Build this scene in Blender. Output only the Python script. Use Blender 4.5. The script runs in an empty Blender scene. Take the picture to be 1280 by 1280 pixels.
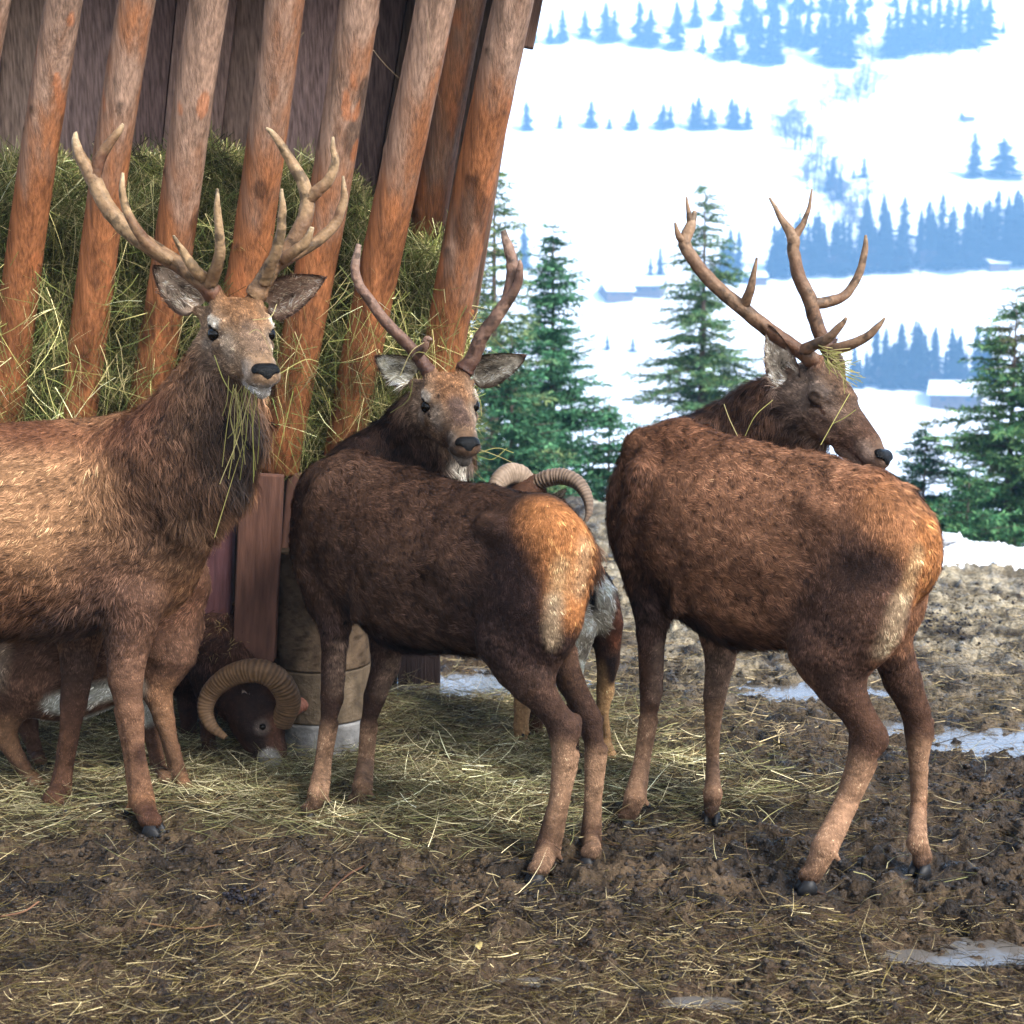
import bpy, math, random
import numpy as np
from mathutils import Vector
C = bpy.context.scene.collection
SC = bpy.context.scene
rng = np.random.default_rng(7)
random.seed(7)
# ------------------------------------------------------------------ camera, world, sun, exposure
F_PX, W_PX, HORIZON, CAM_H = 1845.0, 1280.0, 414.0, 1.6
PITCH = math.atan((640 - HORIZON) / F_PX)
cam_d = bpy.data.cameras.new('camera'); cam = bpy.data.objects.new('camera', cam_d); C.objects.link(cam)
cam_d.sensor_width = 36; cam_d.lens = 36 * F_PX / W_PX
cam.location = (0, 0, CAM_H); cam.rotation_euler = (math.pi / 2 - PITCH, 0, 0)
cam_d.clip_start = .1; cam_d.clip_end = 6000
cam_d.dof.use_dof = True; cam_d.dof.focus_distance = 4.65; cam_d.dof.aperture_fstop = 4.5
SC.camera = cam
SUN_EL, SUN_AZ = math.radians(44), math.radians(48)      # azimuth: from straight behind the camera towards the right
sdir = Vector((math.sin(SUN_AZ) * math.cos(SUN_EL), -math.cos(SUN_AZ) * math.cos(SUN_EL), math.sin(SUN_EL)))
wd = bpy.data.worlds.new("World"); SC.world = wd; wd.use_nodes = True
nt = wd.node_tree; nt.nodes.clear()
sky = nt.nodes.new('ShaderNodeTexSky'); sky.sky_type = 'NISHITA'; sky.sun_disc = False
sky.sun_elevation = SUN_EL; sky.sun_rotation = math.atan2(sdir.x, sdir.y)
sky.air_density = 1.0; sky.dust_density = 3.0; sky.ozone_density = .6; sky.altitude = 900
bg = nt.nodes.new('ShaderNodeBackground'); bg.inputs[1].default_value = .15
ow = nt.nodes.new('ShaderNodeOutputWorld'); hs_ = nt.nodes.new('ShaderNodeHueSaturation'); hs_.inputs['Saturation'].default_value = .3; nt.links.new(sky.outputs[0], hs_.inputs['Color']); nt.links.new(hs_.outputs[0], bg.inputs[0]); nt.links.new(bg.outputs[0], ow.inputs[0])
sun_d = bpy.data.lights.new('sun', 'SUN'); sun_d.energy = 2.8; sun_d.angle = math.radians(14); sun_d.color = (1, .965, .92)
sun = bpy.data.objects.new('sun', sun_d); C.objects.link(sun); sun.rotation_euler = (-sdir).to_track_quat('-Z', 'Y').to_euler()
SC.view_settings.view_transform = 'Standard'; SC.view_settings.look = 'None'; SC.view_settings.gamma = 1
SC.view_settings.exposure = 1.62
cy = SC.cycles; cy.use_denoising = True; cy.max_bounces = 6; cy.diffuse_bounces = 3; cy.glossy_bounces = 2
cy.transmission_bounces = 3; cy.volume_bounces = 1; cy.transparent_max_bounces = 6; cy.use_adaptive_sampling = True
cy.adaptive_threshold = .015; cy.caustics_reflective = False; cy.caustics_refractive = False; cy.sample_clamp_indirect = 4
SC.render.engine = 'CYCLES'
# ------------------------------------------------------------------ picking points
ct, st = math.cos(PITCH), math.sin(PITCH)
def ray(px, py):
    x = (px - 640) / F_PX; y = -(py - 640) / F_PX
    return np.array([x, ct + y * st, -st + y * ct])
def P(px, py, Y):
    d = ray(px, py); return np.array([0, 0, CAM_H]) + d * (Y / d[1])
def GP(px, py, z=0.0):
    d = ray(px, py); return np.array([0, 0, CAM_H]) + d * ((z - CAM_H) / d[2])
def S(p):                                                     # metres per pixel at a point
    return (p[1] * ct - (p[2] - CAM_H) * st) / F_PX
def nrm(v): v = np.asarray(v, float); return v / (np.linalg.norm(v, axis=-1, keepdims=True) + 1e-12)
# ------------------------------------------------------------------ noise
def _h(ix, iy, iz, s):
    n = (ix.astype(np.int64) * 374761393 + iy.astype(np.int64) * 668265263 + iz.astype(np.int64) * 2147483647 + s * 974634777) & 0xffffffff
    n = ((n ^ (n >> 13)) * 1274126177) & 0xffffffff
    return ((n ^ (n >> 16)) & 0xffffff) / float(0xffffff)
def vnoise(p, s=0):
    p = np.asarray(p, float); i = np.floor(p).astype(np.int64); f = p - i; f = f * f * f * (f * (f * 6 - 15) + 10)
    r = 0
    for a in (0, 1):
        for b in (0, 1):
            for c in (0, 1):
                w = (f[..., 0] if a else 1 - f[..., 0]) * (f[..., 1] if b else 1 - f[..., 1]) * (f[..., 2] if c else 1 - f[..., 2])
                r = r + w * _h(i[..., 0] + a, i[..., 1] + b, i[..., 2] + c, s)
    return r * 2 - 1
def fbm(p, o=4, s=0, g=.5):
    r = 0; a = 1; t = 0
    for k in range(o):
        r = r + a * vnoise(np.asarray(p) * 2 ** k + 17.3 * k, s + k); t += a; a *= g
    return r / t
ALB = .60  # darkens vertex colours in place of shade over the near scene
def sm(a, b, x): t = np.clip((x - a) / (b - a), 0, 1); return t * t * (3 - 2 * t)
def lin(r, g, b):
    f = lambda c: (c / 255 / 12.92) if c / 255 <= .04045 else ((c / 255 + .055) / 1.055) ** 2.4
    return np.array([f(r), f(g), f(b)])
# ------------------------------------------------------------------ meshes
def tag(o, label=None, cat=None, group=None, kind=None):
    if label: o['label'] = label
    if cat: o['category'] = cat
    if group: o['group'] = group
    if kind: o['kind'] = kind
    return o
def mesh(name, V, F, mat, parent=None, col=None, smooth=True, loc=None):
    """F: one (n,k) array or a list of such arrays"""
    V = np.asarray(V, np.float32)
    if parent is not None and loc is None: V = V - np.array(parent.location, np.float32)
    if loc is not None: V = V - np.array(loc, np.float32)
    Fs = [f for f in (F if isinstance(F, list) else [F]) if len(f)]
    me = bpy.data.meshes.new(name)
    me.vertices.add(len(V)); me.vertices.foreach_set('co', V.ravel())
    idx = np.concatenate([np.asarray(f, np.int32).ravel() for f in Fs])
    tot = np.concatenate([np.full(len(f), np.asarray(f).shape[1], np.int32) for f in Fs])
    me.loops.add(len(idx)); me.loops.foreach_set('vertex_index', idx)
    me.polygons.add(len(tot)); me.polygons.foreach_set('loop_start', (np.cumsum(tot) - tot).astype(np.int32))
    me.polygons.foreach_set('loop_total', tot)
    me.polygons.foreach_set('use_smooth', np.full(len(tot), smooth))
    if col is not None:
        a = me.attributes.new('Col', 'FLOAT_COLOR', 'POINT')
        c = np.ones((len(V), 4), np.float32); cl_ = np.clip(col, 0, 1); lum = cl_.mean(1, keepdims=True); c[:, :3] = cl_ * (ALB + (1 - ALB) * sm(.5, .8, lum)); a.data.foreach_set('color', c.ravel())
    me.update(calc_edges=True)
    if mat: me.materials.append(mat)
    o = bpy.data.objects.new(name, me); C.objects.link(o)
    if loc is not None: o.location = loc
    if parent is not None: o.parent = parent
    return o
def empty(name, loc, label, cat, group=None, kind=None):
    o = bpy.data.objects.new(name, None); C.objects.link(o); o.location = [float(v) for v in loc]; o.empty_display_size = .1
    return tag(o, label, cat, group, kind)
def join(parts):
    V, Fq, Ft, Cc, n = [], [], [], [], 0
    for v, f, c in parts:
        V.append(v)
        for ff in (f if isinstance(f, list) else [f]):
            if len(ff): (Fq if np.asarray(ff).shape[1] == 4 else Ft).append(np.asarray(ff) + n)
        Cc.append(np.broadcast_to(c, (len(v), 3))); n += len(v)
    Fs = []
    if Fq: Fs.append(np.concatenate(Fq))
    if Ft: Fs.append(np.concatenate(Ft))
    return np.concatenate(V), Fs, np.concatenate(Cc)
def box(c, h, R=None, col=(.5, .5, .5), taper=1.0):
    v = np.array([[x, y, z] for x in (-1, 1) for y in (-1, 1) for z in (-1, 1)], float) * np.asarray(h)
    if taper != 1.0: v[v[:, 2] > 0, :2] *= taper
    if R is not None: v = v @ np.asarray(R)
    return v + np.asarray(c), np.array([[0, 1, 3, 2], [4, 6, 7, 5], [0, 4, 5, 1], [2, 3, 7, 6], [0, 2, 6, 4], [1, 5, 7, 3]]), col
def catmull(pts, n):
    pts = np.asarray(pts, float); m = len(pts)
    p = np.vstack([2 * pts[0] - pts[1], pts, 2 * pts[-1] - pts[-2]])
    u = np.linspace(0, m - 1 - 1e-9, n); i = u.astype(int); t = (u - i)[:, None]
    a, b, c, d = p[i], p[i + 1], p[i + 2], p[i + 3]
    return .5 * (2 * b + (c - a) * t + (2 * a - 5 * b + 4 * c - d) * t ** 2 + (3 * b - a - 3 * c + d) * t ** 3)
def tube(path, rad, sides=12, cap=True, mod=None):
    """path (n,3), rad (n,); mod(i_array, ang_array)->radius factor"""
    path = np.asarray(path, float); n = len(path); rad = np.broadcast_to(rad, (n,)).astype(float)
    T = nrm(np.gradient(path, axis=0)); ref = np.array([0, 0, 1.]) if abs(T[0][2]) < .9 else np.array([1., 0, 0])
    A = np.zeros_like(T); a = nrm(np.cross(T[0], ref))
    for i in range(n):
        a = nrm(a - np.dot(a, T[i]) * T[i]); A[i] = a
    B = np.cross(T, A); th = np.linspace(0, 2 * math.pi, sides, endpoint=False)
    R = np.repeat(rad[:, None], sides, 1)
    if mod is not None: R = R * mod(np.arange(n)[:, None] + 0 * th[None], th[None] + 0 * rad[:, None])
    V = path[:, None] + R[..., None] * (np.cos(th)[None, :, None] * A[:, None] + np.sin(th)[None, :, None] * B[:, None])
    V = V.reshape(-1, 3); i = np.arange(n - 1)[:, None] * sides; j = np.arange(sides)[None]; k = (j + 1) % sides
    F = np.stack([i + j, i + k, i + k + sides, i + j + sides], -1).reshape(-1, 4)
    Fs = [F]
    if cap:
        V = np.vstack([V, path[0], path[-1]]); s = np.arange(sides); e = (s + 1) % sides
        Fs.append(np.vstack([np.stack([e, s, np.full(sides, n * sides)], 1), np.stack([s + (n - 1) * sides, e + (n - 1) * sides, np.full(sides, n * sides + 1)], 1)]))
    return V, Fs
def ribbons(Q, Wv, col, tipcol=None, taper=True):
    """Q (N,S,3) polylines, Wv (N,3) half width vectors, col (N,3). pointed strips"""
    N, Sg, _ = Q.shape
    prof = np.linspace(1, 0, Sg) ** .6 if taper else np.ones(Sg)
    prof[-1] = .12 if taper else 1
    V = np.stack([Q - Wv[:, None] * prof[None, :, None], Q + Wv[:, None] * prof[None, :, None]], 2).reshape(N * Sg * 2, 3)
    b = (np.arange(N) * Sg * 2)[:, None] + (np.arange(Sg - 1) * 2)[None]
    F = np.stack([b, b + 1, b + 3, b + 2], -1).reshape(-1, 4)
    if tipcol is None: tipcol = col
    t = np.linspace(0, 1, Sg)[None, :, None]
    cc = col[:, None] * (1 - t) + tipcol[:, None] * t
    return V, F, np.repeat(cc, 2, 1).reshape(-1, 3)
def wisps(p, d, L, w, col, bend=.3, sag=.0, segs=4):
    """free straws: p start, d direction, L length, w width; random bend"""
    N = len(p); d = nrm(d); t = np.linspace(0, 1, segs + 1)[None, :, None]
    bv = rng.normal(size=(N, 3)); bv -= (bv * d).sum(1, keepdims=True) * d; bv = nrm(bv) * (rng.random((N, 1)) * bend)
    L = np.broadcast_to(L, (N,))[:, None, None]
    Q = p[:, None] + L * (d[:, None] * t + bv[:, None] * t * t + np.array([0, 0, -1.]) * sag * t * t)
    wv = nrm(np.cross(d, rng.normal(size=(N, 3)))) * np.broadcast_to(w, (N,))[:, None]
    return ribbons(Q, wv, col)
# ------------------------------------------------------------------ materials
def mat(name, base=None, rough=.8, spec=.3, attr=False, var=.0, vscale=8, bump=0, bscale=60, stretch=None, sheen=0, coat=0, gen='Object'):
    m = bpy.data.materials.new(name); m.use_nodes = True; t = m.node_tree; b = t.nodes['Principled BSDF']
    b.inputs['Roughness'].default_value = rough; b.inputs['Specular IOR Level'].default_value = spec
    b.inputs['Sheen Weight'].default_value = sheen; b.inputs['Coat Weight'].default_value = coat
    tc = t.nodes.new('ShaderNodeTexCoord'); mp = t.nodes.new('ShaderNodeMapping')
    t.links.new(tc.outputs[gen], mp.inputs[0])
    if stretch: mp.inputs['Scale'].default_value = stretch
    if attr:
        a = t.nodes.new('ShaderNodeAttribute'); a.attribute_name = 'Col'; src = a.outputs['Color']
    else:
        r = t.nodes.new('ShaderNodeRGB'); r.outputs[0].default_value = (*base, 1); src = r.outputs[0]
    if var:
        n = t.nodes.new('ShaderNodeTexNoise'); n.inputs['Scale'].default_value = vscale; n.inputs['Detail'].default_value = 8
        t.links.new(mp.outputs[0], n.inputs['Vector'])
        mr = t.nodes.new('ShaderNodeMapRange'); mr.inputs[1].default_value = .3; mr.inputs[2].default_value = .7
        mr.inputs[3].default_value = 1 - var; mr.inputs[4].default_value = 1 + var; t.links.new(n.outputs[0], mr.inputs[0])
        vm = t.nodes.new('ShaderNodeVectorMath'); vm.operation = 'SCALE'; t.links.new(src, vm.inputs[0]); t.links.new(mr.outputs[0], vm.inputs['Scale']); src = vm.outputs[0]
    t.links.new(src, b.inputs['Base Color'])
    if bump:
        n2 = t.nodes.new('ShaderNodeTexNoise'); n2.inputs['Scale'].default_value = bscale; n2.inputs['Detail'].default_value = 6
        t.links.new(mp.outputs[0], n2.inputs['Vector'])
        bp = t.nodes.new('ShaderNodeBump'); bp.inputs['Strength'].default_value = 1; bp.inputs['Distance'].default_value = bump
        t.links.new(n2.outputs[0], bp.inputs['Height']); t.links.new(bp.outputs[0], b.inputs['Normal'])
    return m
M_skin = mat('hide', attr=True, rough=.9, spec=.06, var=.25, vscale=90, bump=.004, bscale=160)
M_hair = mat('fur', attr=True, rough=.7, spec=.1)
M_eye = mat('eye', (.004, .003, .002), rough=.1, spec=.22)
M_nose = mat('wet_nose', (.003, .003, .003), rough=.24, spec=.1, bump=.004, bscale=260)
M_hoof = mat('hoof', (.007, .007, .008), rough=.5, spec=.2)
M_antler = mat('antler', attr=True, rough=.55, spec=.2, var=.3, vscale=55, bump=.003, bscale=110)
M_horn = mat('horn', attr=True, rough=.6, spec=.15, var=.2, vscale=60, bump=.001, bscale=300)
M_hay = mat('hay', attr=True, rough=.75, spec=.08)
M_log = mat('log', attr=True, rough=.8, spec=.12, var=.4, vscale=26, bump=.004, bscale=60, stretch=(5, 5, .35))
M_plank = mat('plank', attr=True, rough=.9, spec=.06, var=.5, vscale=7, bump=.005, bscale=12, stretch=(16, 16, .5))
M_red = mat('red_board', attr=True, rough=.8, spec=.2, var=.35, vscale=6, bump=.004, bscale=12, stretch=(6, 6, .9))
M_conc = mat('concrete', attr=True, rough=.95, spec=.05, var=.45, vscale=18, bump=.006, bscale=70)
M_snow = mat('snow', (.76, .775, .80), rough=.9, spec=.03, var=.10, vscale=.03, bump=.6, bscale=.12)
M_needle = mat('needles', attr=True, rough=.65, spec=.12)
M_bark = mat('bark', (.09, .065, .05), rough=.9, var=.3, vscale=12, bump=.01, bscale=30)
M_wall = mat('chalet_wall', (.10, .065, .045), rough=.9, var=.2, vscale=1)
M_glass = mat('pane', (.03, .04, .05), rough=.15, spec=.5)
# ------------------------------------------------------------------ terrain beyond the yard
_ty = np.array([-60, 0, 14, 24, 60, 150, 300, 380, 430, 455, 500, 540, 620, 700, 800, 860, 950, 1100, 1400, 1800.])
_tz = np.array([-3, -3, -4, -7, -20, -38, -41, -38, -17, -10, 3, 20, 63, 98, 155, 194, 245, 300, 390, 470.])
def terr(x, y):
    x = np.asarray(x, float); y = np.asarray(y, float)
    yy = y + 14 * vnoise(np.stack([x / 130, y / 260, 0 * x], -1), 5) * sm(200, 420, y)
    z = np.interp(yy, _ty, _tz)
    z = .5 * z + .25 * np.interp(yy - 9, _ty, _tz) + .25 * np.interp(yy + 9, _ty, _tz)
    z = z + 3.0 * fbm(np.stack([x / 60, y / 60, 0 * x], -1), 3, 9) * sm(100, 400, y)
    return z
xs = np.concatenate([np.linspace(-900, -260, 30), np.linspace(-250, 380, 210), np.linspace(390, 900, 25)])
ys = np.concatenate([np.linspace(-60, 60, 25), np.linspace(66, 400, 70), np.linspace(404, 900, 160), np.linspace(910, 1800, 40)])
X, Y = np.meshgrid(xs, ys); Z = terr(X, Y); nx, ny = len(xs), len(ys)
i = np.arange(ny - 1)[:, None] * nx + np.arange(nx - 1)[None]
QF = np.stack([i, i + 1, i + 1 + nx, i + nx], -1).reshape(-1, 4)
tag(mesh('snow_hillside', np.stack([X, Y, Z], -1).reshape(-1, 3), QF, M_snow), kind='structure')
def on_terr(px, py):
    d = ray(px, py); t = np.concatenate([np.linspace(30, 400, 300), np.linspace(401, 1500, 1600)]); p = np.array([0, 0, CAM_H]) + d * t[:, None]
    k = np.nonzero((p[:, 2] < terr(p[:, 0], p[:, 1])) & (p[:, 1] > 60))[0]
    return p[k[0]] if len(k) else p[-1]
# ------------------------------------------------------------------ yard
def edge(x): return np.clip(13.6 - (x - .75) * 1.08, 9.0, 14.5)
DIPS = [(1235, 915, .55, .22), (1195, 1195, .17, .075), (668, 1215, .09, .03), (600, 850, .45, .3), (1245, 930, .7, .2), (880, 1240, .10, .025),(1140,1185,.1,.05), (1120, 905, .2, .15), (1010,860,.35,.15), (1250,1180,.16,.06)]
_dp = [(GP(a, b), rx, ry) for a, b, rx, ry in DIPS]
def dipf(x, y):
    r = 0 * x
    for p, rx, ry in _dp: r = np.maximum(r, np.exp(-((x - p[0]) / rx) ** 2 - ((y - p[1]) / ry) ** 2))
    return r
def hayz(x, y):                                               # where hay lies on the ground
    n = .35 * vnoise(np.stack([x * 1.7, y * 2.2, 0 * x], -1), 31)
    a = sm(4.35, 4.85, y + n * .8) * sm(1.5, .45, x + .4 * n + .35 * (y - 4.8)) * sm(7.2, 5.9, y)
    b = np.exp(-((x + .15) / .62) ** 2 - ((y - 5.05) / .42) ** 2)
    return np.clip(np.maximum(a * .75, b * 1.1) + n * .3 * a, 0, 1)
FEET = [GP(a, b)[:2] for a, b in ((189, 1044), (68, 1018), (673, 1104), (738, 1084), (389, 1026), (446, 1015), (1012, 1112), (1152, 1092), (784, 1036), (889, 1026), (232, 994), (208, 986), (48, 992), (50, 962), (761, 956), (714, 960), (650, 933), (668, 922))]
_pr = np.random.default_rng(99); PRINTS = [(GP(_pr.uniform(0, 1280), _pr.uniform(1000, 1270))[:2], _pr.uniform(0, 3.1)) for _ in range(90)]
def yard(x, y, fine=True):
    x = np.asarray(x, float); y = np.asarray(y, float); o = 0 * x
    z = .03 * fbm(np.stack([x * .9, y * .9, o], -1), 2, 11) 
    hz = hayz(x, y)
    if fine:
        n1 = fbm(np.stack([x * 6, y * 6, o], -1), 3, 12); n2 = fbm(np.stack([x * 19, y * 19, o], -1), 3, 13); n3 = vnoise(np.stack([x * 60, y * 60, o], -1), 14)
        cl = 1 - np.abs(n1) * 2.2
        wet = sm(3.95, 3.6, y + .15 * n1)                     # flatter trodden strip near the camera
        A = (1 - .55 * hz) * (1 - .45 * wet)
        z = z + A * (.030 * cl + .034 * n2 + .011 * n3 - .014)
    z = z + .02 * hz
    z = z - .075 * dipf(x, y)
    if fine:
        for (fx, fy), an in PRINTS:                            # hoof prints pressed into the mud
            dx, dy = x - fx, y - fy; u_, v_ = dx * math.cos(an) + dy * math.sin(an), -dx * math.sin(an) + dy * math.cos(an)
            q_ = (u_ / .055) ** 2 + (v_ / .036) ** 2; z = z - .030 * np.exp(-q_ ** 2) * (1 - .6 * np.exp(-(v_ / .007) ** 2)) + .010 * np.exp(-(q_ - 2.2) ** 2)
    for fx, fy in FEET:
        m_ = np.exp(-(((x - fx) ** 2 + (y - fy) ** 2) / .0060) ** 2); z = z * (1 - m_) - .006 * m_
    e = edge(x); z = z - .62 * np.clip(y - e, 0, 12) + .06 * np.exp(-((y - e) / .8) ** 2)
    return z
ry = 1 / np.linspace(1 / 2.6, 1 / 15.5, 520); ys = np.concatenate([np.linspace(-6, 2.5, 30), ry, np.linspace(15.8, 24, 14)])
u = np.concatenate([-1 - np.linspace(9, .05, 40) ** 1.0, np.linspace(-1, 1, 720), 1 + np.linspace(.05, 9, 40)])
Yg = np.repeat(ys[:, None], len(u), 1); Xg = u[None] * (.36 * np.clip(ys, 2.5, 30)[:, None] + .35)
Zg = yard(Xg, Yg); nx = len(u); ny = len(ys)
i = np.arange(ny - 1)[:, None] * nx + np.arange(nx - 1)[None]
QF = np.stack([i, i + 1, i + 1 + nx, i + nx], -1).reshape(-1, 4)
pn = np.stack([Xg, Yg, 0 * Xg], -1)
c_mud, c_mud2, c_tan, c_hay = lin(44, 36, 29), lin(98, 80, 60), lin(205, 190, 160), lin(120, 110, 70)
n = fbm(pn * 9, 4, 21)[..., None]; n2 = fbm(pn * 2.1, 3, 22)[..., None]
col = c_mud + (c_mud2 - c_mud) * np.clip(.4 + n * 1.2, 0, 1)
far = (sm(5.4, 8.5, Yg) * sm(-.2, 1.2, Xg + .5 * n2[..., 0]))[..., None]
col = col + (c_tan - col) * np.clip(far * (.55 + .9 * n + .5 * n2), 0, .9)
near = sm(3.95, 3.6, Yg)[..., None]; col = col + (lin(108, 88, 68) - col) * np.clip(near * (.25 + n), 0, .7)
hz = hayz(Xg, Yg)[..., None]; col = col + (c_hay * .35 - col) * np.clip(hz * .7, 0, 1)
bank = (sm(-.9, -.05, Yg - edge(Xg) + .35 * n2[..., 0] + .25 * n[..., 0]) * sm(1.6, 2.6, Xg))[..., None]
sp = sm(.22, .34, fbm(pn * np.array([.9, 1.6, 1]), 3, 41)[..., None] + .12 * n) * sm(6.6, 9, Yg)[..., None] * sm(1, 2, Xg)[..., None]
past = sm(.1, 1.2, Yg - edge(Xg) + .5 * n2[..., 0])[..., None]
snowm = np.clip(bank + sp * .7 + past, 0, 1); col = col * (1 - snowm) + np.array([.86, .88, .92]) * snowm
Zg = Zg + .05 * bank[..., 0] * (1 + 2 * fbm(pn * 3, 2, 43))
M_mud = mat('mud', attr=True, rough=.6, spec=.22, var=.6, vscale=60, bump=.02, bscale=90, gen='Object')
nt = M_mud.node_tree; nn = nt.nodes.new('ShaderNodeTexNoise'); nn.inputs['Scale'].default_value = 9; nn.inputs['Detail'].default_value = 8
tc = nt.nodes.new('ShaderNodeTexCoord'); nt.links.new(tc.outputs['Object'], nn.inputs['Vector'])
mr = nt.nodes.new('ShaderNodeMapRange'); mr.inputs[1].default_value = .36; mr.inputs[2].default_value = .5; mr.inputs[3].default_value = .2; mr.inputs[4].default_value = .9
nt.links.new(nn.outputs[0], mr.inputs[0]); nt.links.new(mr.outputs[0], nt.nodes['Principled BSDF'].inputs['Roughness'])
tag(mesh('yard_ground', np.stack([Xg, Yg, Zg], -1).reshape(-1, 3), QF, M_mud, col=col.reshape(-1, 3)), kind='structure')
M_water = mat('puddle_water', (.10, .09, .08), rough=.12, spec=.9, bump=.004, bscale=14)
for k, (p, rx, ryy) in enumerate(_dp):
    th = np.linspace(0, 2 * math.pi, 40, endpoint=False); r = 1.5 + .2 * np.sin(3 * th + k)
    V = np.stack([p[0] + rx * r * np.cos(th), p[1] + ryy * r * np.sin(th), np.full(40, -.030 + .0007 * k)], 1)
    tag(mesh('puddle', V, np.arange(40)[None], M_water, smooth=False), kind='structure')
# snow heaps along the yard edge
def heap(px, py, r, h, name, label):
    p = GP(px, py); nu, nv = 60, 24; th = np.linspace(0, 2 * math.pi, nu, endpoint=False); q = np.linspace(0, 1, nv)
    TH, Q = np.meshgrid(th, q); x = p[0] + r * Q * np.cos(TH); y = p[1] + r * .6 * Q * np.sin(TH)
    z = yard(x, y, False) - .03 + h * (1 - Q ** 2) ** .7 * (1 + .35 * fbm(np.stack([x * 4, y * 4, 0 * x], -1), 3, 51)) + .03 * fbm(np.stack([x * 12, y * 12, 0 * x], -1), 3, 52)
    i = np.arange(nv - 1)[:, None] * nu; j = np.arange(nu)[None]; k = (j + 1) % nu
    F = np.stack([i + j, i + k, i + k + nu, i + j + nu], -1).reshape(-1, 4)
    tag(mesh(name, np.stack([x, y, z], -1).reshape(-1, 3), F, M_snow, loc=(p[0], p[1], 0)), label, 'snow heap', 'snow heaps along the yard edge')
heap(1215, 706, .42, .14, 'snow_heap', 'long low heap of snow just right of the last deer\'s rump')
heap(1275, 712, .25, .15, 'snow_heap', 'rounded lump of snow at the yard edge against the right border')
heap(1168, 712, .3, .08, 'snow_heap', 'low strip of snow half hidden behind the last deer\'s rump')
# straw over the whole yard
def straw_field(n, xr, yr, dens, cols, L, w, zoff, seed_b, sag=.0, tilt=.14):
    x = rng.uniform(*xr, n * 3); y = 1 / rng.uniform(1 / yr[1], 1 / yr[0], n * 3); x = x * (y / yr[1]) if xr[1] > 3.5 else x
    k = rng.random(n * 3) < dens(x, y); x, y = x[k][:n], y[k][:n]; m = len(x)
    z = yard(x, y) + rng.uniform(*zoff, m)
    a = rng.uniform(0, 2 * math.pi, m); d = np.stack([np.cos(a), np.sin(a) * .8, rng.normal(0, tilt, m)], 1)
    c = cols[rng.integers(0, len(cols), m)] * rng.uniform(.4, 1.35, (m, 1)) * (1 + .9 * fbm(np.stack([x * 5, y * 7, 0 * x], 1), 3, 66)[:, None]).clip(.3, 1.7)
    Ls = rng.uniform(*L, m); p = np.stack([x, y, z], 1); p -= d * Ls[:, None] * .5
    p[:, 2] = np.maximum(p[:, 2], yard(p[:, 0], p[:, 1], False) + .004)
    c = c * (1 + .7 * np.exp(-((x - .05) / .7) ** 2 - ((y - 5.05) / .38) ** 2))[:, None]; return wisps(p, d, Ls, rng.uniform(*w, m), c, bend=.7)
g_cols = np.array([lin(150, 144, 100), lin(176, 168, 128), lin(122, 122, 80), lin(196, 184, 148), lin(134, 116, 80), lin(98, 84, 58), lin(84, 66, 48)])
b_cols = np.array([lin(134, 116, 84), lin(92, 76, 56), lin(186, 168, 126), lin(74, 56, 42), lin(120, 106, 62), lin(64, 50, 40), lin(56, 42, 34)])
t_cols = np.array([lin(190, 170, 130), lin(150, 132, 98), lin(120, 100, 76)])
V, F, Cc = join([straw_field(46000, (-3.6, 1.9), (3.9, 7.4), lambda x, y: (hayz(x, y) * (1 + .9 * fbm(np.stack([x * 3, y * 4, 0 * x], -1), 3, 67))).clip(.02, 1) ** 1.3, g_cols, (.05, .2), (.0008, .0017), (0, .045), 1)])
tag(mesh('loose_hay', V, F, M_hay, col=Cc, smooth=False), 'pale green hay strewn on the mud under the feeder and the animals', 'hay', kind='stuff')
dd = lambda x, y: np.clip(.28 + .55 * fbm(np.stack([x * 1.6, y * 2.4, 0 * x], -1), 3, 61) + .5 * sm(4.0, 3.7, y) + .2 * sm(1, -.6, x), .03, 1) * (1 - dipf(x, y)) * (y < edge(x))
V, F, Cc = join([straw_field(56000, (-4.6, 4.6), (2.9, 12.5), dd, b_cols, (.02, .11), (.0006, .0013), (-.004, .014), 2, tilt=.06),
                 straw_field(9000, (-1.6, 4.6), (5.5, 12.5), lambda x, y: .6 * (y < edge(x)) + 0 * x, t_cols, (.05, .16), (.001, .002), (0, .015), 3, tilt=.06)])
tag(mesh('trodden_straw', V, F, M_hay, col=Cc, smooth=False), 'brown straw trodden into the dark mud across the yard', 'straw', kind='stuff')
# mud crumbs and droppings
def blobs(p, r, cols, sq=.7, seed=0):
    ico = np.array([[0, 0, 1], [.89, 0, .45], [.28, .85, .45], [-.72, .53, .45], [-.72, -.53, .45], [.28, -.85, .45], [.72, .53, -.45], [-.28, .85, -.45], [-.89, 0, -.45], [-.28, -.85, -.45], [.72, -.53, -.45], [0, 0, -1]])
    f = np.array([[0, 1, 2], [0, 2, 3], [0, 3, 4], [0, 4, 5], [0, 5, 1], [1, 6, 2], [2, 7, 3], [3, 8, 4], [4, 9, 5], [5, 10, 1], [2, 6, 7], [3, 7, 8], [4, 8, 9], [5, 9, 10], [1, 10, 6], [6, 11, 7], [7, 11, 8], [8, 11, 9], [9, 11, 10], [10, 11, 6]])
    m = len(p); s = rng.uniform(.6, 1.3, (m, 1, 3)) * np.array([1, 1, sq])
    V = p[:, None] + ico[None] * s * np.asarray(r).reshape(m, 1, 1) * rng.uniform(.75, 1.2, (m, 12, 1))
    return V.reshape(-1, 3), (f[None] + (np.arange(m) * 12)[:, None, None]).reshape(-1, 3), np.repeat(cols, 12, 0)
m = 42000; y = 1 / rng.uniform(1 / 11, 1 / 3.0, m); x = rng.uniform(-1, 1, m) * (.37 * y + .2)
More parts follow.
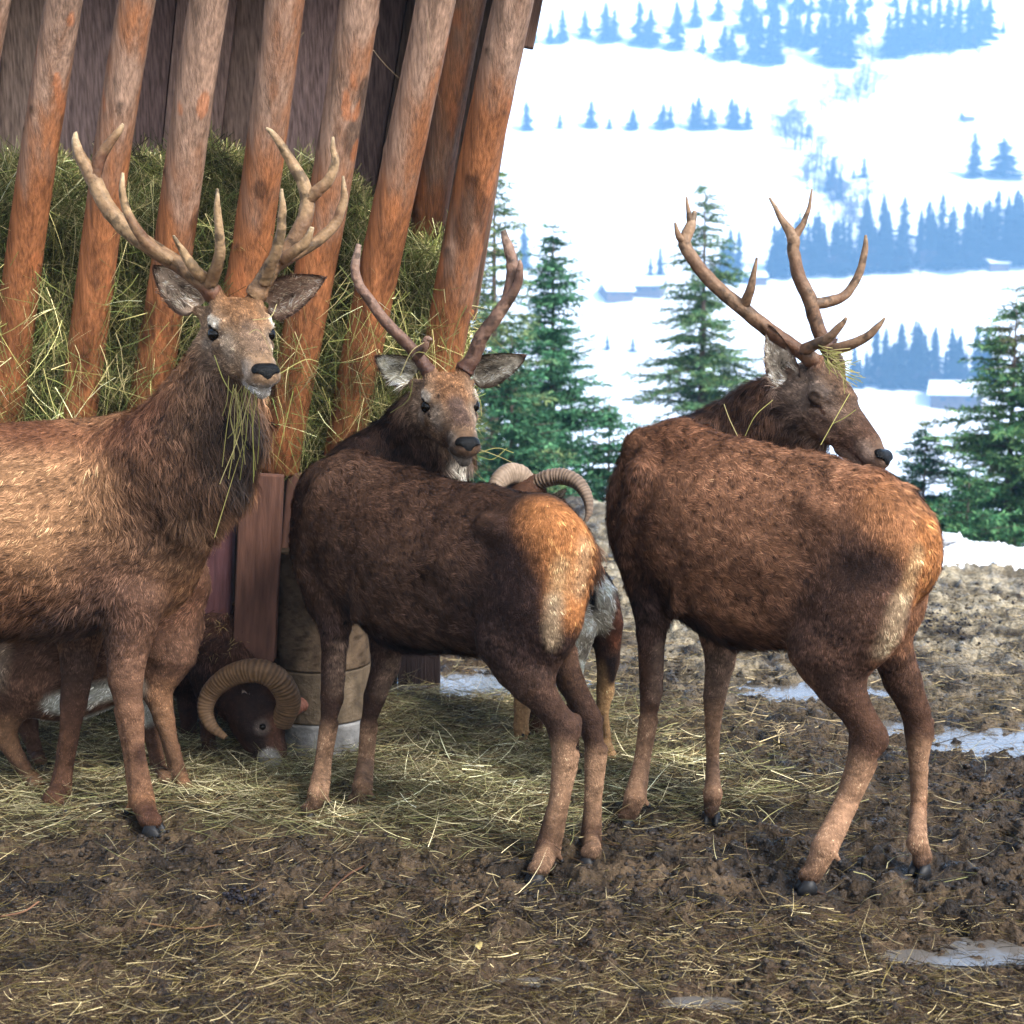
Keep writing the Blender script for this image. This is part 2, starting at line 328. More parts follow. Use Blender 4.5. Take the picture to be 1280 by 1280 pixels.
k = (rng.random(m) < np.clip(.5 + 1.3 * fbm(np.stack([x * 3, y * 3, 0 * x], -1), 3, 71), .03, 1) * (1 - .95 * hayz(x, y)) * (1 - dipf(x, y))) & (y < edge(x)); x, y = x[k], y[k]; m = len(x)
V, F, Cc = blobs(np.stack([x, y, yard(x, y) + .0], 1), rng.uniform(.003, .011, m) * rng.uniform(.7, 1.5, m), c_mud * rng.uniform(.3, 2.2, (m, 1)) + 0 * np.ones((m, 3)))
M_crumb = mat('mud_crumb', attr=True, rough=.5, spec=.2, bump=.003, bscale=200)
tag(mesh('mud_clods', V, F, M_crumb, col=Cc), 'small dark clods of churned mud lying all over the yard', 'mud', kind='stuff')
def dung(px, py, n, rx, ryy, r, label):
    p = GP(px, py); x = p[0] + rng.normal(0, rx, n); y = p[1] + rng.normal(0, ryy, n)
    V, F, Cc = blobs(np.stack([x, y, yard(x, y) + r * 1.2 + rng.uniform(0, r * 1.5, n)], 1), np.full(n, r), lin(38, 36, 44) * rng.uniform(.6, 1.5, (n, 1)) + np.zeros((n, 3)), .85)
    tag(mesh('dung_pellets', V, F, M_crumb, col=Cc), label, 'droppings', kind='stuff')
dung(302, 1135, 60, .035, .035, .0065, 'pile of dark round droppings on the mud at lower left')
dung(1165, 785, 170, .17, .28, .009, 'scatter of dark droppings on the pale ground behind the last deer')
dung(370, 1150, 16, .06, .03, .006, 'few loose dark droppings beside the pile')
# single twigs and a leaf
def twig(pts, r, label, c=lin(110, 80, 62)):
    q = [GP(a, b) for a, b in pts]; q = catmull([[p[0], p[1], float(yard(p[0], p[1])) + .012 + .01 * (k == len(q) - 1)] for k, p in enumerate(q)], 14)
    V, F = tube(q, np.linspace(r, r * .6, 14), 6); tag(mesh('twig', V, F, M_hay, col=np.tile(c, (len(V), 1)), loc=q[0]), label, 'twig')
twig([(455, 1088), (430, 1110), (388, 1148)], .0035, 'brown twig slanting over the mud below the middle deer')
twig([(540, 1165), (590, 1140), (622, 1145)], .003, 'pale bent straw stalk on the mud below the middle deer', lin(190, 165, 125))
twig([(178, 1170), (235, 1176), (278, 1176)], .003, 'straight thin stick lying near the dung pile at lower left', lin(130, 100, 72))
twig([(0, 1152), (30, 1155), (50, 1152)], .0035, 'short reddish stick at the left border of the mud', lin(150, 110, 85))
twig([(1015, 1115), (1060, 1118), (1100, 1135)], .004, 'dark stick by the hind hoof of the last deer', lin(60, 46, 38))
p = GP(597, 1188); lv = np.array([[math.cos(a) * .012 * (1 + .25 * math.sin(3 * a)), math.sin(a) * .016, .006 * math.sin(2 * a)] for a in np.linspace(0, 2 * math.pi, 12, endpoint=False)]) + [p[0], p[1], float(yard(p[0], p[1])) + .02]
lv = np.vstack([lv, lv + [0, 0, .0015]]); s = np.arange(12); e = (s + 1) % 12
tag(mesh('fallen_leaf', lv, [np.stack([s, e, e + 12, s + 12], 1), s[::-1][None], (s + 12)[None]], M_hay, col=np.tile(lin(200, 180, 120), (24, 1)), loc=(p[0], p[1], 0)), 'small pale yellow leaf on the mud at bottom centre', 'leaf')
# ------------------------------------------------------------------ hay feeder
FY = 6.6
fd = empty('hay_feeder', (-1.2, 6.0, 0), 'wooden hay rack shelter with slanting log poles before dark boards', 'hay feeder')
def logcol(V, top_z, seed):
    n = fbm(V * np.array([22, 22, 1.6]) + seed * 9, 4, 80 + seed); n2 = fbm(V * np.array([4, 4, 2.2]) + seed * 5, 3, 90 + seed)
    g = sm(-.4, .45, V[:, 2] - top_z + .9 * n2 + .4 * n)[:, None]
    gr_ = fbm(V * np.array([90, 90, 3.0]) + seed * 3, 3, 85 + seed)[:, None]; o = lin(142, 90, 56) * (1 - .7 * n[:, None] - .55 * gr_); gr = lin(146, 117, 98) * (1 + .5 * n[:, None] + .6 * gr_)
    c = o * (1 - g) + gr * g
    sp = sm(.38, .5, fbm(V * np.array([9, 9, 3.]) + seed, 3, 100 + seed))[:, None]; c = c * (1 - .55 * sp)
    wv = sm(.45, .55, fbm(V * np.array([14, 14, 5.]) - seed, 2, 110 + seed))[:, None]; c = c + (lin(178, 108, 66) - c) * wv * .6
    return np.clip(c * 1.1, 0, 1)
def log(pa, pb, r, seed, name='pole', label=None, top_z=2.05, par=fd, dark=1.0, rb=None):
    n = 220; t = np.linspace(0, 1, n)[:, None]; q = pa + (pb - pa) * t
    q = q + .012 * np.stack([np.sin(t[:, 0] * 5 + seed), np.cos(t[:, 0] * 4 + seed * 2), 0 * t[:, 0]], 1)
    rb = rb or r; rr = r + (rb - r) * t[:, 0]
    kn = [(rng.uniform(.1, .9), rng.uniform(0, 6.28)) for _ in range(6)]
    def mod(i, a):
        z = 1 + .02 * np.sin(a * 2 + seed) + .012 * np.sin(a * 7 + i * .05) + .012 * vnoise(np.stack([np.cos(a) * 2, np.sin(a) * 2, i * .12], -1), seed)
        for kt, ka in kn: z = z + .09 * np.exp(-((i / n - kt) / .010) ** 2 - ((np.angle(np.exp(1j * (a - ka)))) / .28) ** 2)
        return z
    rr[0] *= .93; rr[-1] *= .9
    V, F = tube(q, rr, 56, mod=mod)
    c = logcol(V, top_z, seed) * dark
    ang = np.tile(np.linspace(0, 2 * math.pi, 56, endpoint=False), n)
    ti = np.repeat(t[:, 0], 56)
    for kt, ka in kn:
        k = np.exp(-((ti - kt) / .007) ** 2 - ((np.angle(np.exp(1j * (ang - ka)))) / .2) ** 2)[:, None]
        c[:len(k)] = c[:len(k)] * (1 - .75 * k)
    o = mesh(name, V, F, M_log, par, col=c)
    if label: o['label'] = label
    return o
def line(x0, y0, x1, y1, y): return x0 + (x1 - x0) * (y - y0) / (y1 - y0)
YT, YB = 5.30, 5.62
poles = [(-12, 0, -98, 500, 560, 24), (79, 0, 4, 520, 560, 25), (173, 0, 97, 500, 575, 25), (266, 0, 186, 480, 575, 26), (358, 0, 282, 480, 580, 26), (447, 0, 357, 560, 588, 27), (541, 0, 438, 540, 575, 27), (640, 0, 557, 440, 590, 28)]
for k, (x0, y0, x1, y1, yb, r) in enumerate(poles):
    yt = -150; a = P(line(x0, y0, x1, y1, yt), yt, YT - .12); b = P(line(x0, y0, x1, y1, yb), yb, YB)
    log(a, b, (r - 2.5) * S(a), k + 1, top_z=2.28 + .12 * math.sin(k * 2.1), rb=(r - 1.5) * S(b))
a = P(612, -150, 5.75); b = P(508, 440, 5.95); log(a, b, 24 * S(a), 21, 'pole', 'dull brown inner pole behind the right end pole', dark=.42, top_z=2.6)
# thin edge slat
def slab(pa, pb, hw, ht, name, par, c, mt=M_plank, label=None, nrmv=(0, 1, 0), seg=1):
    z = nrm(pb - pa); y = nrm(np.array(nrmv, float) - np.dot(nrmv, z) * z); x = np.cross(y, z)
    L = np.linalg.norm(pb - pa) / 2
    me_v, F, _ = box((0, 0, 0), (hw, ht, L)); 
    o = mesh(name, me_v, F, mt, None, col=np.tile(c, (8, 1)), smooth=False)
    from mathutils import Matrix
    m = Matrix(np.vstack([np.column_stack([x, y, z, (pa + pb) / 2]), [0, 0, 0, 1]]).tolist())
    o.parent = par; o.matrix_parent_inverse = Matrix.Identity(4); m.translation -= par.location if par else Vector((0, 0, 0)); o.matrix_local = m
    bv = o.modifiers.new('bevel', 'BEVEL'); bv.width = .006; bv.segments = 2
    if label: o['label'] = label
    return o
slab(P(676, -150, 5.62), P(589, 400, 5.68), .018, .05, 'edge_slat', fd, lin(128, 100, 84), label='thin weathered slat along the right end of the rack')
log(P(588, 375, 5.66), P(587, 402, 5.62), .011, 25, 'peg', 'small round peg at the foot of the thin slat', top_z=3)
slab(P(700, -160, 5.85), P(657, 60, 5.87), .03, .02, 'edge_slat', fd, lin(110, 86, 74), label='short slat end at the upper right corner')
# back boards: each between two slanting lines
def quad_board(l0, l1, ytop, ybot, Yd, name, c, th=.028):
    f = [P(l0(ybot), ybot, Yd + .12), P(l1(ybot), ybot, Yd + .12), P(l1(ytop), ytop, Yd - .2), P(l0(ytop), ytop, Yd - .2)]
    f = np.array(f); bk = f + [0, th, 0]
    o = mesh(name, np.vstack([f, bk]), np.array([[0, 1, 2, 3], [7, 6, 5, 4], [0, 4, 5, 1], [1, 5, 6, 2], [2, 6, 7, 3], [3, 7, 4, 0]]), M_plank, fd, col=np.tile(c, (8, 1)), smooth=False)
    return o
tilt = lambda x: .05 + .14 * max(0, min(1, x / 620.))
bx = [-190]
while bx[-1] < 560: bx.append(bx[-1] + rng.uniform(50, 84))
bx[-1] = 628
for k in range(len(bx) - 1):
    g0, g1 = bx[k] + .9, bx[k + 1] - .9; dk = 1.0 if g0 < 425 else .3  # right-hand boards coloured darker to stand for the shaded opening
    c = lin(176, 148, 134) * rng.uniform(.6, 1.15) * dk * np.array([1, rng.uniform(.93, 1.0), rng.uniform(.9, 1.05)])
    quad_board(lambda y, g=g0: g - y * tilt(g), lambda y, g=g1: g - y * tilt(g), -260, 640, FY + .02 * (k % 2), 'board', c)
quad_board(lambda y: -190 - y * tilt(-190), lambda y: 624 - y * tilt(624), -260, 640, FY + .09, 'gap_shade_sheet', lin(30, 24, 22))  # dark sheet added behind the boards so their gaps look shaded
for j, (xa, w, c, yb, yy) in enumerate([(212, 40, lin(80, 54, 54), 800, 5.52), (268, 38, lin(100, 66, 68), 815, 5.47), (318, 54, lin(112, 78, 64), 824, 5.42), (375, 50, lin(96, 66, 54), 700, 5.60), (428, 52, lin(92, 64, 52), 700, 5.66), (160, 56, lin(92, 62, 60), 800, 5.56)]):
    a = P(xa, yb, yy); b = P(xa + 10, 592, yy)
    slab(a, b, (w / 2 - 1) * S(a), .03, 'lower_board', fd, c, M_red, label='purplish red stained lower board' if j < 3 else None)
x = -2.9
while x < -.35:                                                # added boards, coloured dark for the shaded void behind the animals
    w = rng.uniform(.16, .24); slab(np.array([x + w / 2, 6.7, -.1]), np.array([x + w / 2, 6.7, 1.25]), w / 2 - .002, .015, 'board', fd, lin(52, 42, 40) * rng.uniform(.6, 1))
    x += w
slab(P(-220, 596, 5.78), P(596, 572, 5.78), .05, .06, 'bottom_rail', fd, lin(70, 48, 38), nrmv=(0, 1, 0))
# unseen roof added above the rack to shade the hay and boards
V, F, _ = box((0, 0, 0), (2.0, .75, .03)); o = mesh('roof', V, F, M_plank, None, col=np.tile(lin(90, 72, 62), (8, 1)), smooth=False)
o.parent = fd; o.location = (-.35, .35, 3.2); o.rotation_euler = (math.radians(10), 0, 0)
# ---- concrete pillar
pb = GP(402, 948); pc = (pb[0] - .012, pb[1] + .16, 0)
pl = empty('concrete_pillar', pc, 'round speckled concrete pillar with pale foot under the feeder', 'pillar')
zz = np.concatenate([np.linspace(-.05, .12, 20), np.linspace(.121, .36, 30), np.linspace(.361, 1.15, 90)])
def pill(z, r0, name, cfun, wob, lab=None):
    V, F = tube(np.stack([0 * z + pc[0], 0 * z + pc[1], z], 1), r0, 64, mod=lambda i, a: 1 + wob * vnoise(np.stack([np.cos(a) * 3, np.sin(a) * 3, z[i.astype(int)] * 9], -1), 5))
    o = mesh(name, V, F, M_conc, pl, col=cfun(V)); 
    if lab: o['label'] = lab
def cc1(V):
    n = fbm(V * 8, 4, 120)[:, None]; h = sm(.9, .3, V[:, 2])[:, None]
    sp_ = sm(.3, .42, fbm(V * 55, 2, 123)[:, None]); return lin(98, 82, 66) * (1 + .35 * n) * (.75 + .35 * h) * (1 - .5 * sp_)
pill(np.linspace(.335, 0.78, 60), .183, 'upper_ring', cc1, .012)
pill(np.linspace(.135, .33, 30), .187, 'lower_ring', lambda V: lin(106, 92, 76) * (1 + .3 * fbm(V * 9, 4, 121)[:, None]), .012)
pill(np.linspace(-.08, .13, 24), .197, 'foot', lambda V: lin(138, 136, 134) * (1 + .25 * fbm(V * 9, 4, 122)[:, None]), .02, 'pale grey foot of the pillar')
# ---- hay in the rack
def haytop(x): return 2.24 + .06 * vnoise(np.stack([x * 3, 0 * x, 0 * x], -1), 7) - .30 * sm(-.75, -.35, x) + .05 * vnoise(np.stack([x * 9, 0 * x, 0 * x], -1), 8)
hx = np.linspace(-2.9, -.16, 120); hs = np.linspace(0, 1, 70)
HX, HS = np.meshgrid(hx, hs)
def hayface(x, s):                                            # s 0 = top at the back, 1 = bottom of the front
    top = haytop(x); zf = np.where(s < .25, top - .02 * (s / .25), top - .02 - (s - .25) / .75 * (top - 1.12))
    yf = np.where(s < .25, 6.45 - (s / .25) * .62, 5.83 - .14 * sm(.25, .6, s) + .10 * sm(.8, 1, s))
    yf = yf - .045 * np.cos((x - .02) * 2 * math.pi / .28) * sm(.2, .45, s)
    nz = fbm(np.stack([x * 5, yf * 5, zf * 5], -1), 3, 131)
    return np.stack([x, yf - .05 * nz - .02, zf + .03 * nz], -1)
hv = hayface(HX, HS); nx_, ny_ = len(hx), len(hs); i = np.arange(ny_ - 1)[:, None] * nx_ + np.arange(nx_ - 1)[None]
QH = np.stack([i, i + 1, i + 1 + nx_, i + nx_], -1).reshape(-1, 4)
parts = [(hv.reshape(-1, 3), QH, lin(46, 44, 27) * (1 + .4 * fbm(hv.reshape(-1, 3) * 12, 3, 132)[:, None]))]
h_cols = np.array([lin(128, 134, 72), lin(98, 108, 54), lin(160, 154, 96), lin(84, 92, 50), lin(186, 176, 122), lin(116, 112, 62), lin(104, 120, 66)])
def rackhay(n, srange, out, L, w, hang, bend):
    x = rng.uniform(-2.9, -.16, n); s = rng.uniform(*srange, n); p = hayface(x, s); p[:, 1] -= rng.uniform(-.03, out, n)
    d = np.stack([rng.normal(0, .75, n), rng.normal(-.12, .28, n), rng.normal(-hang, .5, n)], 1); d = nrm(d)
    Ls = rng.uniform(*L, n); cl = fbm(p * 4, 2, 133)[:, None]
    c = h_cols[rng.integers(0, len(h_cols), n)] * np.array([1.3, 1.22, 1.32]) * rng.uniform(.5, 1.3, (n, 1)) * (1 + .4 * cl)
    c = c * (1.05 + 1.9 * fbm(p * 7, 2, 137)[:, None]).clip(.25, 2.2)
    p = p - d * Ls[:, None] * .4
    return wisps(p, d, Ls, rng.uniform(*w, n), c, bend=bend, sag=.15)
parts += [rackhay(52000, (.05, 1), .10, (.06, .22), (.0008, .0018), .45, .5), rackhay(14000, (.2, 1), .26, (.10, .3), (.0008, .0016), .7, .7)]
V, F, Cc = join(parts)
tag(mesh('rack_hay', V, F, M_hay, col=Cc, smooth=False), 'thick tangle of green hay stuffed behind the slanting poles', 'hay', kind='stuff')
# long loose stalks dangling by the upper right boards
hp = np.array([P(470, 40, 5.6), P(455, 110, 5.6), P(465, 60, 5.6), P(535, 20, 5.2), P(440, 120, 5.5), P(380, 40, 5.3)]); hd = np.array([[.3, 0, -1], [.05, 0, -1], [.35, 0, -.5], [-.05, 0, -1], [.1, 0, -1], [-.5, 0, -.7]])
V, F, Cc = wisps(hp, hd, [.22, .36, .2, .3, .2, .15], .0013, np.tile(lin(140, 120, 95), (6, 1)), bend=.3, segs=10)
tag(mesh('hay_stalks', V, F, M_hay, col=Cc, smooth=False), 'few dry stalks hanging from the upper part of the rack', 'hay', kind='stuff')
# ------------------------------------------------------------------ conifers
def conifer(loc, H, R, dens=1.0, seed=0, cols=None, lo=.12, droop=.25, gap=.0, zmin=-99, brown=0.0, nl=(.05, .10), nw=.012):
    r = np.random.default_rng(seed); P0, D0, L0 = [], [], []; limbs = []
    nw_ = int(H / .15 * max(.6, dens)); loc = np.asarray(loc, float)
    for w in range(nw_):
        f = lo + (1 - lo) * (w / nw_) ** .92; z = f * H
        if loc[2] + z < zmin: continue
        rad = R * (1 - f) ** .8 + .05
        nb = max(4, int((5 + 4 * (1 - f)) * dens))
        for b in range(nb):
            if r.random() < gap: continue
            a = r.uniform(0, 6.283); L = rad * r.uniform(.5, 1.15)
            t = np.linspace(0, 1, 9)[:, None]; dirv = np.array([math.cos(a), math.sin(a), 0])
            up = r.uniform(.0, .45) if f > .6 else r.uniform(-.2, .25)
            q = np.array([0, 0, z + r.uniform(-.14, .14)]) + dirv * L * t + np.array([0, 0, 1]) * (up * L * t - droop * L * t ** 2 + .12 * L * t ** 4)
            limbs.append((q, .012 * L + .004))
            side = np.array([-dirv[1], dirv[0], 0]); m = max(3, int(L / .06))
            for u_ in np.linspace(.08, 1, m):
                k = u_ * 8; i0 = min(int(k), 7); c = q[i0] + (q[i0 + 1] - q[i0]) * (k - i0)
                for sg in (-1, 1):
                    l2 = (.22 * L * (1.08 - u_) + .07) * r.uniform(.5, 1.2); d2 = nrm(dirv * .75 + side * sg + np.array([0, 0, r.uniform(-.6, .3)]))
                    n3 = max(2, int(l2 / .028)); tt = np.linspace(0, 1, n3)[:, None]
                    P0.append(c + d2 * l2 * tt); D0.append(np.tile(d2, (n3, 1))); 
    P0 = np.vstack(P0); D0 = np.vstack(D0); n = len(P0); rr = np.random.default_rng(seed + 1)
    P1 = np.repeat(P0, 2, 0); D1 = np.repeat(D0, 2, 0); n = len(P1)
    d = nrm(D1 + rr.normal(0, .55, (n, 3))); L = rr.uniform(*nl, n)
    cl = fbm(P1 * 2.2 + seed, 3, 140 + seed % 7)[:, None]
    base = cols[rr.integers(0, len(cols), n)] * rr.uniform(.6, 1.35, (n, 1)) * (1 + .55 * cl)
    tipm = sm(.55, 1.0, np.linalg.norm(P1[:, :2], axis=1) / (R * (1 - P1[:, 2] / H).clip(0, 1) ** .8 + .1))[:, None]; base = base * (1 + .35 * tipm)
    if brown: bm = (fbm(P1 * 1.7 - seed, 2, 150)[:, None] > .34); base = np.where(bm, (base + lin(150, 126, 92)) * .5, base)
    Q = P1[:, None] + d[:, None] * L[:, None, None] * np.linspace(0, 1, 3)[None, :, None]
    wv = nrm(np.cross(d, rr.normal(size=(n, 3)))) * (nw * rr.uniform(.6, 1.2, n))[:, None]
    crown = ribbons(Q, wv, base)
    tr = tube(np.array([[0, 0, -.3], [0.01, 0, H * .3], [-.01, .01, H * .65], [0, 0, H]]), np.array([.022 * H ** .9, .016 * H ** .9, .008 * H ** .9, .004]), 10)
    lb = [(*tube(q, np.linspace(rw, .003, 9), 4, cap=False), 0) for q, rw in limbs]
    Vl, Fl, _ = join([(v, f, (0, 0, 0)) for v, f, _ in lb])
    return crown, tr, (Vl, Fl)
def near_tree(name, px, ytop, Y, zbase, Rpx, ybase_ref, label, cat='fir tree', zmin=-3, **kw):
    top = P(px, ytop, Y); H = top[2] - zbase; loc = np.array([top[0], Y, zbase])
    fr = (top[2] - P(px, ybase_ref, Y)[2]) / H; R = Rpx * Y / F_PX / fr ** .8
    crown, tr, lb = conifer(loc, H, R, zmin=zmin, **kw)
    e = empty(name, loc, label, cat, 'conifers just beyond the yard')
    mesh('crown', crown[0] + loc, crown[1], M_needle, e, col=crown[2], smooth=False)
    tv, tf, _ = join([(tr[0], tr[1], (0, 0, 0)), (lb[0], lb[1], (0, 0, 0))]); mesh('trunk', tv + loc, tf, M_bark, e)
fir = np.array([lin(74, 128, 90), lin(58, 106, 72), lin(100, 150, 102), lin(46, 86, 60)]); spr = np.array([lin(122, 148, 96), lin(92, 128, 88), lin(144, 160, 104), lin(72, 104, 74)])
near_tree('fir_tree', 692, 282, 21, -5.5, 96, 600, 'dense blue green fir right behind the middle deer\'s antlers', dens=1.15, seed=3, cols=fir, lo=.2)
near_tree('spruce_tree', 618, 205, 19, -5.0, 90, 600, 'yellowish green spruce half hidden by the right end of the feeder', 'spruce tree', dens=.9, seed=8, cols=spr, lo=.2, gap=.15)
near_tree('spruce_tree', 882, 232, 25, -6.0, 105, 560, 'tall sparse spruce behind the antlers of the last deer', 'spruce tree', dens=.95, seed=5, cols=spr * np.array([.8, .95, .9]), lo=.2, gap=.12, droop=.4)
near_tree('spruce_tree', 1272, 362, 19, -5.0, 150, 680, 'broad green spruce with brown tips at the right border', 'spruce tree', dens=1.1, seed=11, cols=spr * np.array([.7, .95, .8]), lo=.15, brown=1)
near_tree('fir_tree', 1158, 530, 20, -4.5, 60, 650, 'small dark spruce top left of the broad border spruce', dens=1.1, seed=13, cols=fir * np.array([.9, .85, .8]), lo=.2)
near_tree('fir_tree', 762, 500, 18, -4.5, 70, 620, 'low bushy fir filling the gap left of the last deer', dens=1.1, seed=15, cols=fir, lo=.2)
near_tree('fir_tree', 640, 420, 17, -4.2, 80, 600, 'short dark fir behind the middle deer\'s right ear', dens=1.1, seed=17, cols=fir * .85, lo=.2)
near_tree('fir_tree', 1212, 590, 17.5, -4.2, 60, 690, 'low green fir behind the snow heap at the yard edge', dens=1.1, seed=19, cols=fir * np.array([1, .95, .8]), lo=.2)
# ---- distant trees: prototypes
def far_proto(seed, H=1.0, R=.17, bare=False):
    r = np.random.default_rng(seed); V = []; F = []
    if not bare:
        for w in range(24):
            f = .06 + .92 * w / 24; rad = R * (1 - f) ** .72 * (1 + .22 * math.sin(f * 19 + seed)) + .012; nb = 11
            for b in range(nb):
                a = r.uniform(0, 6.283); L = rad * r.uniform(.45, 1.35); z = f + r.uniform(-.03, .03); d = np.array([math.cos(a), math.sin(a), 0]); s = np.array([-d[1], d[0], 0])
                k = len(V); wd_ = L * .42
                V += [np.array([0, 0, z + .02]), d * L * .6 + s * wd_ + [0, 0, z - .02], d * L + [0, 0, z - .035], d * L * .6 - s * wd_ + [0, 0, z - .02]]; F.append([k, k + 1, k + 2, k + 3])
        v, f = tube(np.array([[0, 0, -.05], [0, 0, .5], [0, 0, 1.]]), np.array([.018, .012, .003]), 5); f4, f3 = f[0], f[1]
        k = len(V); return np.vstack([np.array(V), v]), [np.vstack([np.array(F), f4 + k]), f3 + k]
    segs = [(np.zeros(3), np.array([0, 0, 1.]), .34, .016, 0)]; parts = []
    while segs:
        p, d, L, rr, lev = segs.pop(); e = p + d * L; parts.append((*tube(np.array([p, (p + e) / 2 + r.normal(0, .01, 3), e]), np.array([rr, rr * .85, rr * .6]), 4, cap=False), (0, 0, 0)))
        if lev < 4:
            for _ in range(4): segs.append((p + d * L * r.uniform(.55, 1), nrm(d + r.normal(0, .5, 3) + [0, 0, .15]), L * r.uniform(.5, .75), rr * .5, lev + 1))
    v, f, _ = join(parts); return v, f
M_far = mat('far_needles', (.012, .022, .024), rough=.8, var=.3, vscale=3)
M_bare = mat('bare_twigs', (.07, .05, .055), rough=.9)
protos = []
for k in range(6):
    v, f = far_proto(300 + k, R=[.22, .27, .19, .25, .30, .21][k]); o = mesh('distant_spruce', v, f, M_far, smooth=False); protos.append(o.data); bpy.data.objects.remove(o)
bares = []
for k in range(3):
    v, f = far_proto(320 + k, bare=True); o = mesh('bare_tree', v, f, M_bare, smooth=False); bares.append(o.data); bpy.data.objects.remove(o)
def far_tree(px, py, hpx, label, group, kind='spruce', wide=1.0):
    p = on_terr(px, py); h = hpx * S(p); lst = protos if kind == 'spruce' else bares
    o = bpy.data.objects.new('distant_spruce' if kind == 'spruce' else 'bare_tree', lst[rng.integers(0, len(lst))]); C.objects.link(o)
    o.location = (p[0], p[1], p[2] - .02 * h); o.scale = (h * wide * rng.uniform(.9, 1.15),) * 2 + (h,); o.rotation_euler.z = rng.uniform(0, 6.28)
    tag(o, label, 'spruce tree' if kind == 'spruce' else 'bare tree', group)
g = 'spruces of the row along the top left field edge'
for a in [(665, 54, 27), (688, 55, 28), (703, 54, 44), (731, 47, 36), (757, 52, 50), (768, 52, 42), (799, 56, 58), (813, 58, 48), (846, 62, 58), (846, 40, 40), (869, 35, 40), (898, 25, 30), (905, 75, 44), (915, 74, 40), (878, 66, 25), (930, 40, 46)]:
    far_tree(*a, 'hazy blue spruce in the row above the upper left snowfield', g, wide=1.15)
g = 'spruces of the dense wood along the top'
tw = [(940, 78, 80), (950, 78, 62), (962, 80, 62), (972, 80, 50), (1040, 82, 90), (1052, 84, 80), (1062, 84, 70), (1030, 78, 60), (1075, 40, 70), (1110, 72, 60), (1120, 70, 66), (1135, 66, 70), (1148, 64, 72), (1160, 66, 66), (1172, 60, 64), (1185, 62, 70), (1198, 60, 74), (1212, 60, 76), (1222, 56, 70), (1236, 50, 56), (1254, 42, 18)]
for a in tw: far_tree(*a, 'hazy blue spruce of the dense wood along the top edge of the slope', g, wide=.85)
for _ in range(34):
    x = rng.uniform(935, 1235); y = rng.choice([rng.uniform(2, 20), rng.uniform(40, 64)]); far_tree(x, y, rng.uniform(26, 52), 'hazy blue spruce of the dense wood along the top edge of the slope', g, wide=.85)
g = 'spruces of the middle row'
for a in [(658, 163, 38), (700, 161, 20), (739, 160, 35), (762, 161, 15), (791, 162, 28), (829, 161, 32), (838, 160, 30), (866, 162, 38), (873, 162, 42), (889, 161, 28), (914, 161, 40), (920, 161, 34), (934, 162, 30)]:
    far_tree(*a, 'small hazy spruce of the spaced row across the middle snowfield', g, wide=1.3)
far_tree(1217, 222, 58, 'tall lone spruce left of the pair under the little hut', None); far_tree(1253, 221, 50, 'stout spruce standing right of the tall lone spruce', None, wide=1.6)
g = 'spruces of the dense band right of centre'
for _ in range(84):
    x = rng.choice([rng.uniform(960, 1075), rng.uniform(1070, 1198), rng.uniform(1205, 1290)]); y = 348 - (x - 950) * .055 + rng.uniform(-6, 2)
    far_tree(x, y, rng.uniform(42, 98) * (1 if x > 1070 else .8), 'pale blue spruce of the dense band behind the last deer\'s antlers', g, wide=.85)
for a in [(825, 352, 44), (912, 350, 66), (903, 350, 48), (655, 335, 56), (813, 350, 30), (923, 345, 60)]: far_tree(*a, 'pale blue spruce left of the dense band near the chalets', 'spruces near the chalets')
g = 'spruces of the lower band'
for _ in range(44):
    x = rng.uniform(1066, 1238); y = 483 + rng.uniform(-6, 3); far_tree(x, y, rng.uniform(34, 84) * (.8 if x < 1090 else 1), 'blue spruce of the lower band left of the broad border spruce', g, wide=.85)
for a in [(759, 438, 22), (791, 440, 20)]: far_tree(*a, 'tiny spruce on the field below the chalets', 'tiny spruces below the chalets')
for a in [(1041, 238, 44), (1035, 240, 30), (1080, 222, 26), (1067, 224, 16), (1050, 250, 36), (1010, 172, 20)]: far_tree(*a, 'small blue spruce in the gully between the snowfields', 'spruces in the gully')
g = 'bare trees in the gully'
for a in [(1078, 118, 34), (1082, 100, 30), (1060, 128, 22), (1030, 140, 24), (1040, 132, 20), (990, 165, 52), (1000, 170, 46), (978, 170, 36), (968, 160, 30), (1012, 182, 44), (1024, 195, 40), (1030, 215, 44), (1045, 232, 40), (1060, 250, 42), (1075, 262, 46), (1055, 275, 44), (1068, 290, 40), (1088, 240, 36), (1040, 262, 30), (1018, 205, 26), (1075, 70, 30), (1088, 74, 26), (1078, 205, 20)]:
    for q in range(2): far_tree(a[0] + q * 6 - 3, a[1] + q * 3, a[2] * rng.uniform(.8, 1.1), 'bare purplish tree in the gully winding between the snowfields', g, 'bare', 1.3)
for _ in range(60):
    t_ = rng.random(); x = np.interp(t_, [0, .2, .35, .55, .8, 1], [1085, 1070, 985, 1010, 1060, 1090]) + rng.normal(0, 14); y = np.interp(t_, [0, .2, .35, .55, .8, 1], [95, 130, 165, 205, 275, 330]) + rng.normal(0, 5)
    far_tree(x, y, rng.uniform(22, 44), 'bare purplish tree in the gully winding between the snowfields', g, 'bare', 1.5)
g = 'bare trees among the spruces'
for _ in range(34): x = rng.uniform(960, 1275); far_tree(x, 347 - (x - 950) * .055 + rng.uniform(-2, 4), rng.uniform(26, 44), 'bare grey tree at the foot of the spruce bands', g, 'bare', 1.6)
for _ in range(12): far_tree(rng.uniform(1070, 1235), 486, rng.uniform(22, 40), 'bare grey tree at the foot of the spruce bands', g, 'bare', 1.6)
for _ in range(18): far_tree(rng.uniform(850, 1235), rng.uniform(58, 84), rng.uniform(22, 36), 'bare grey tree at the foot of the spruce bands', g, 'bare', 1.6)
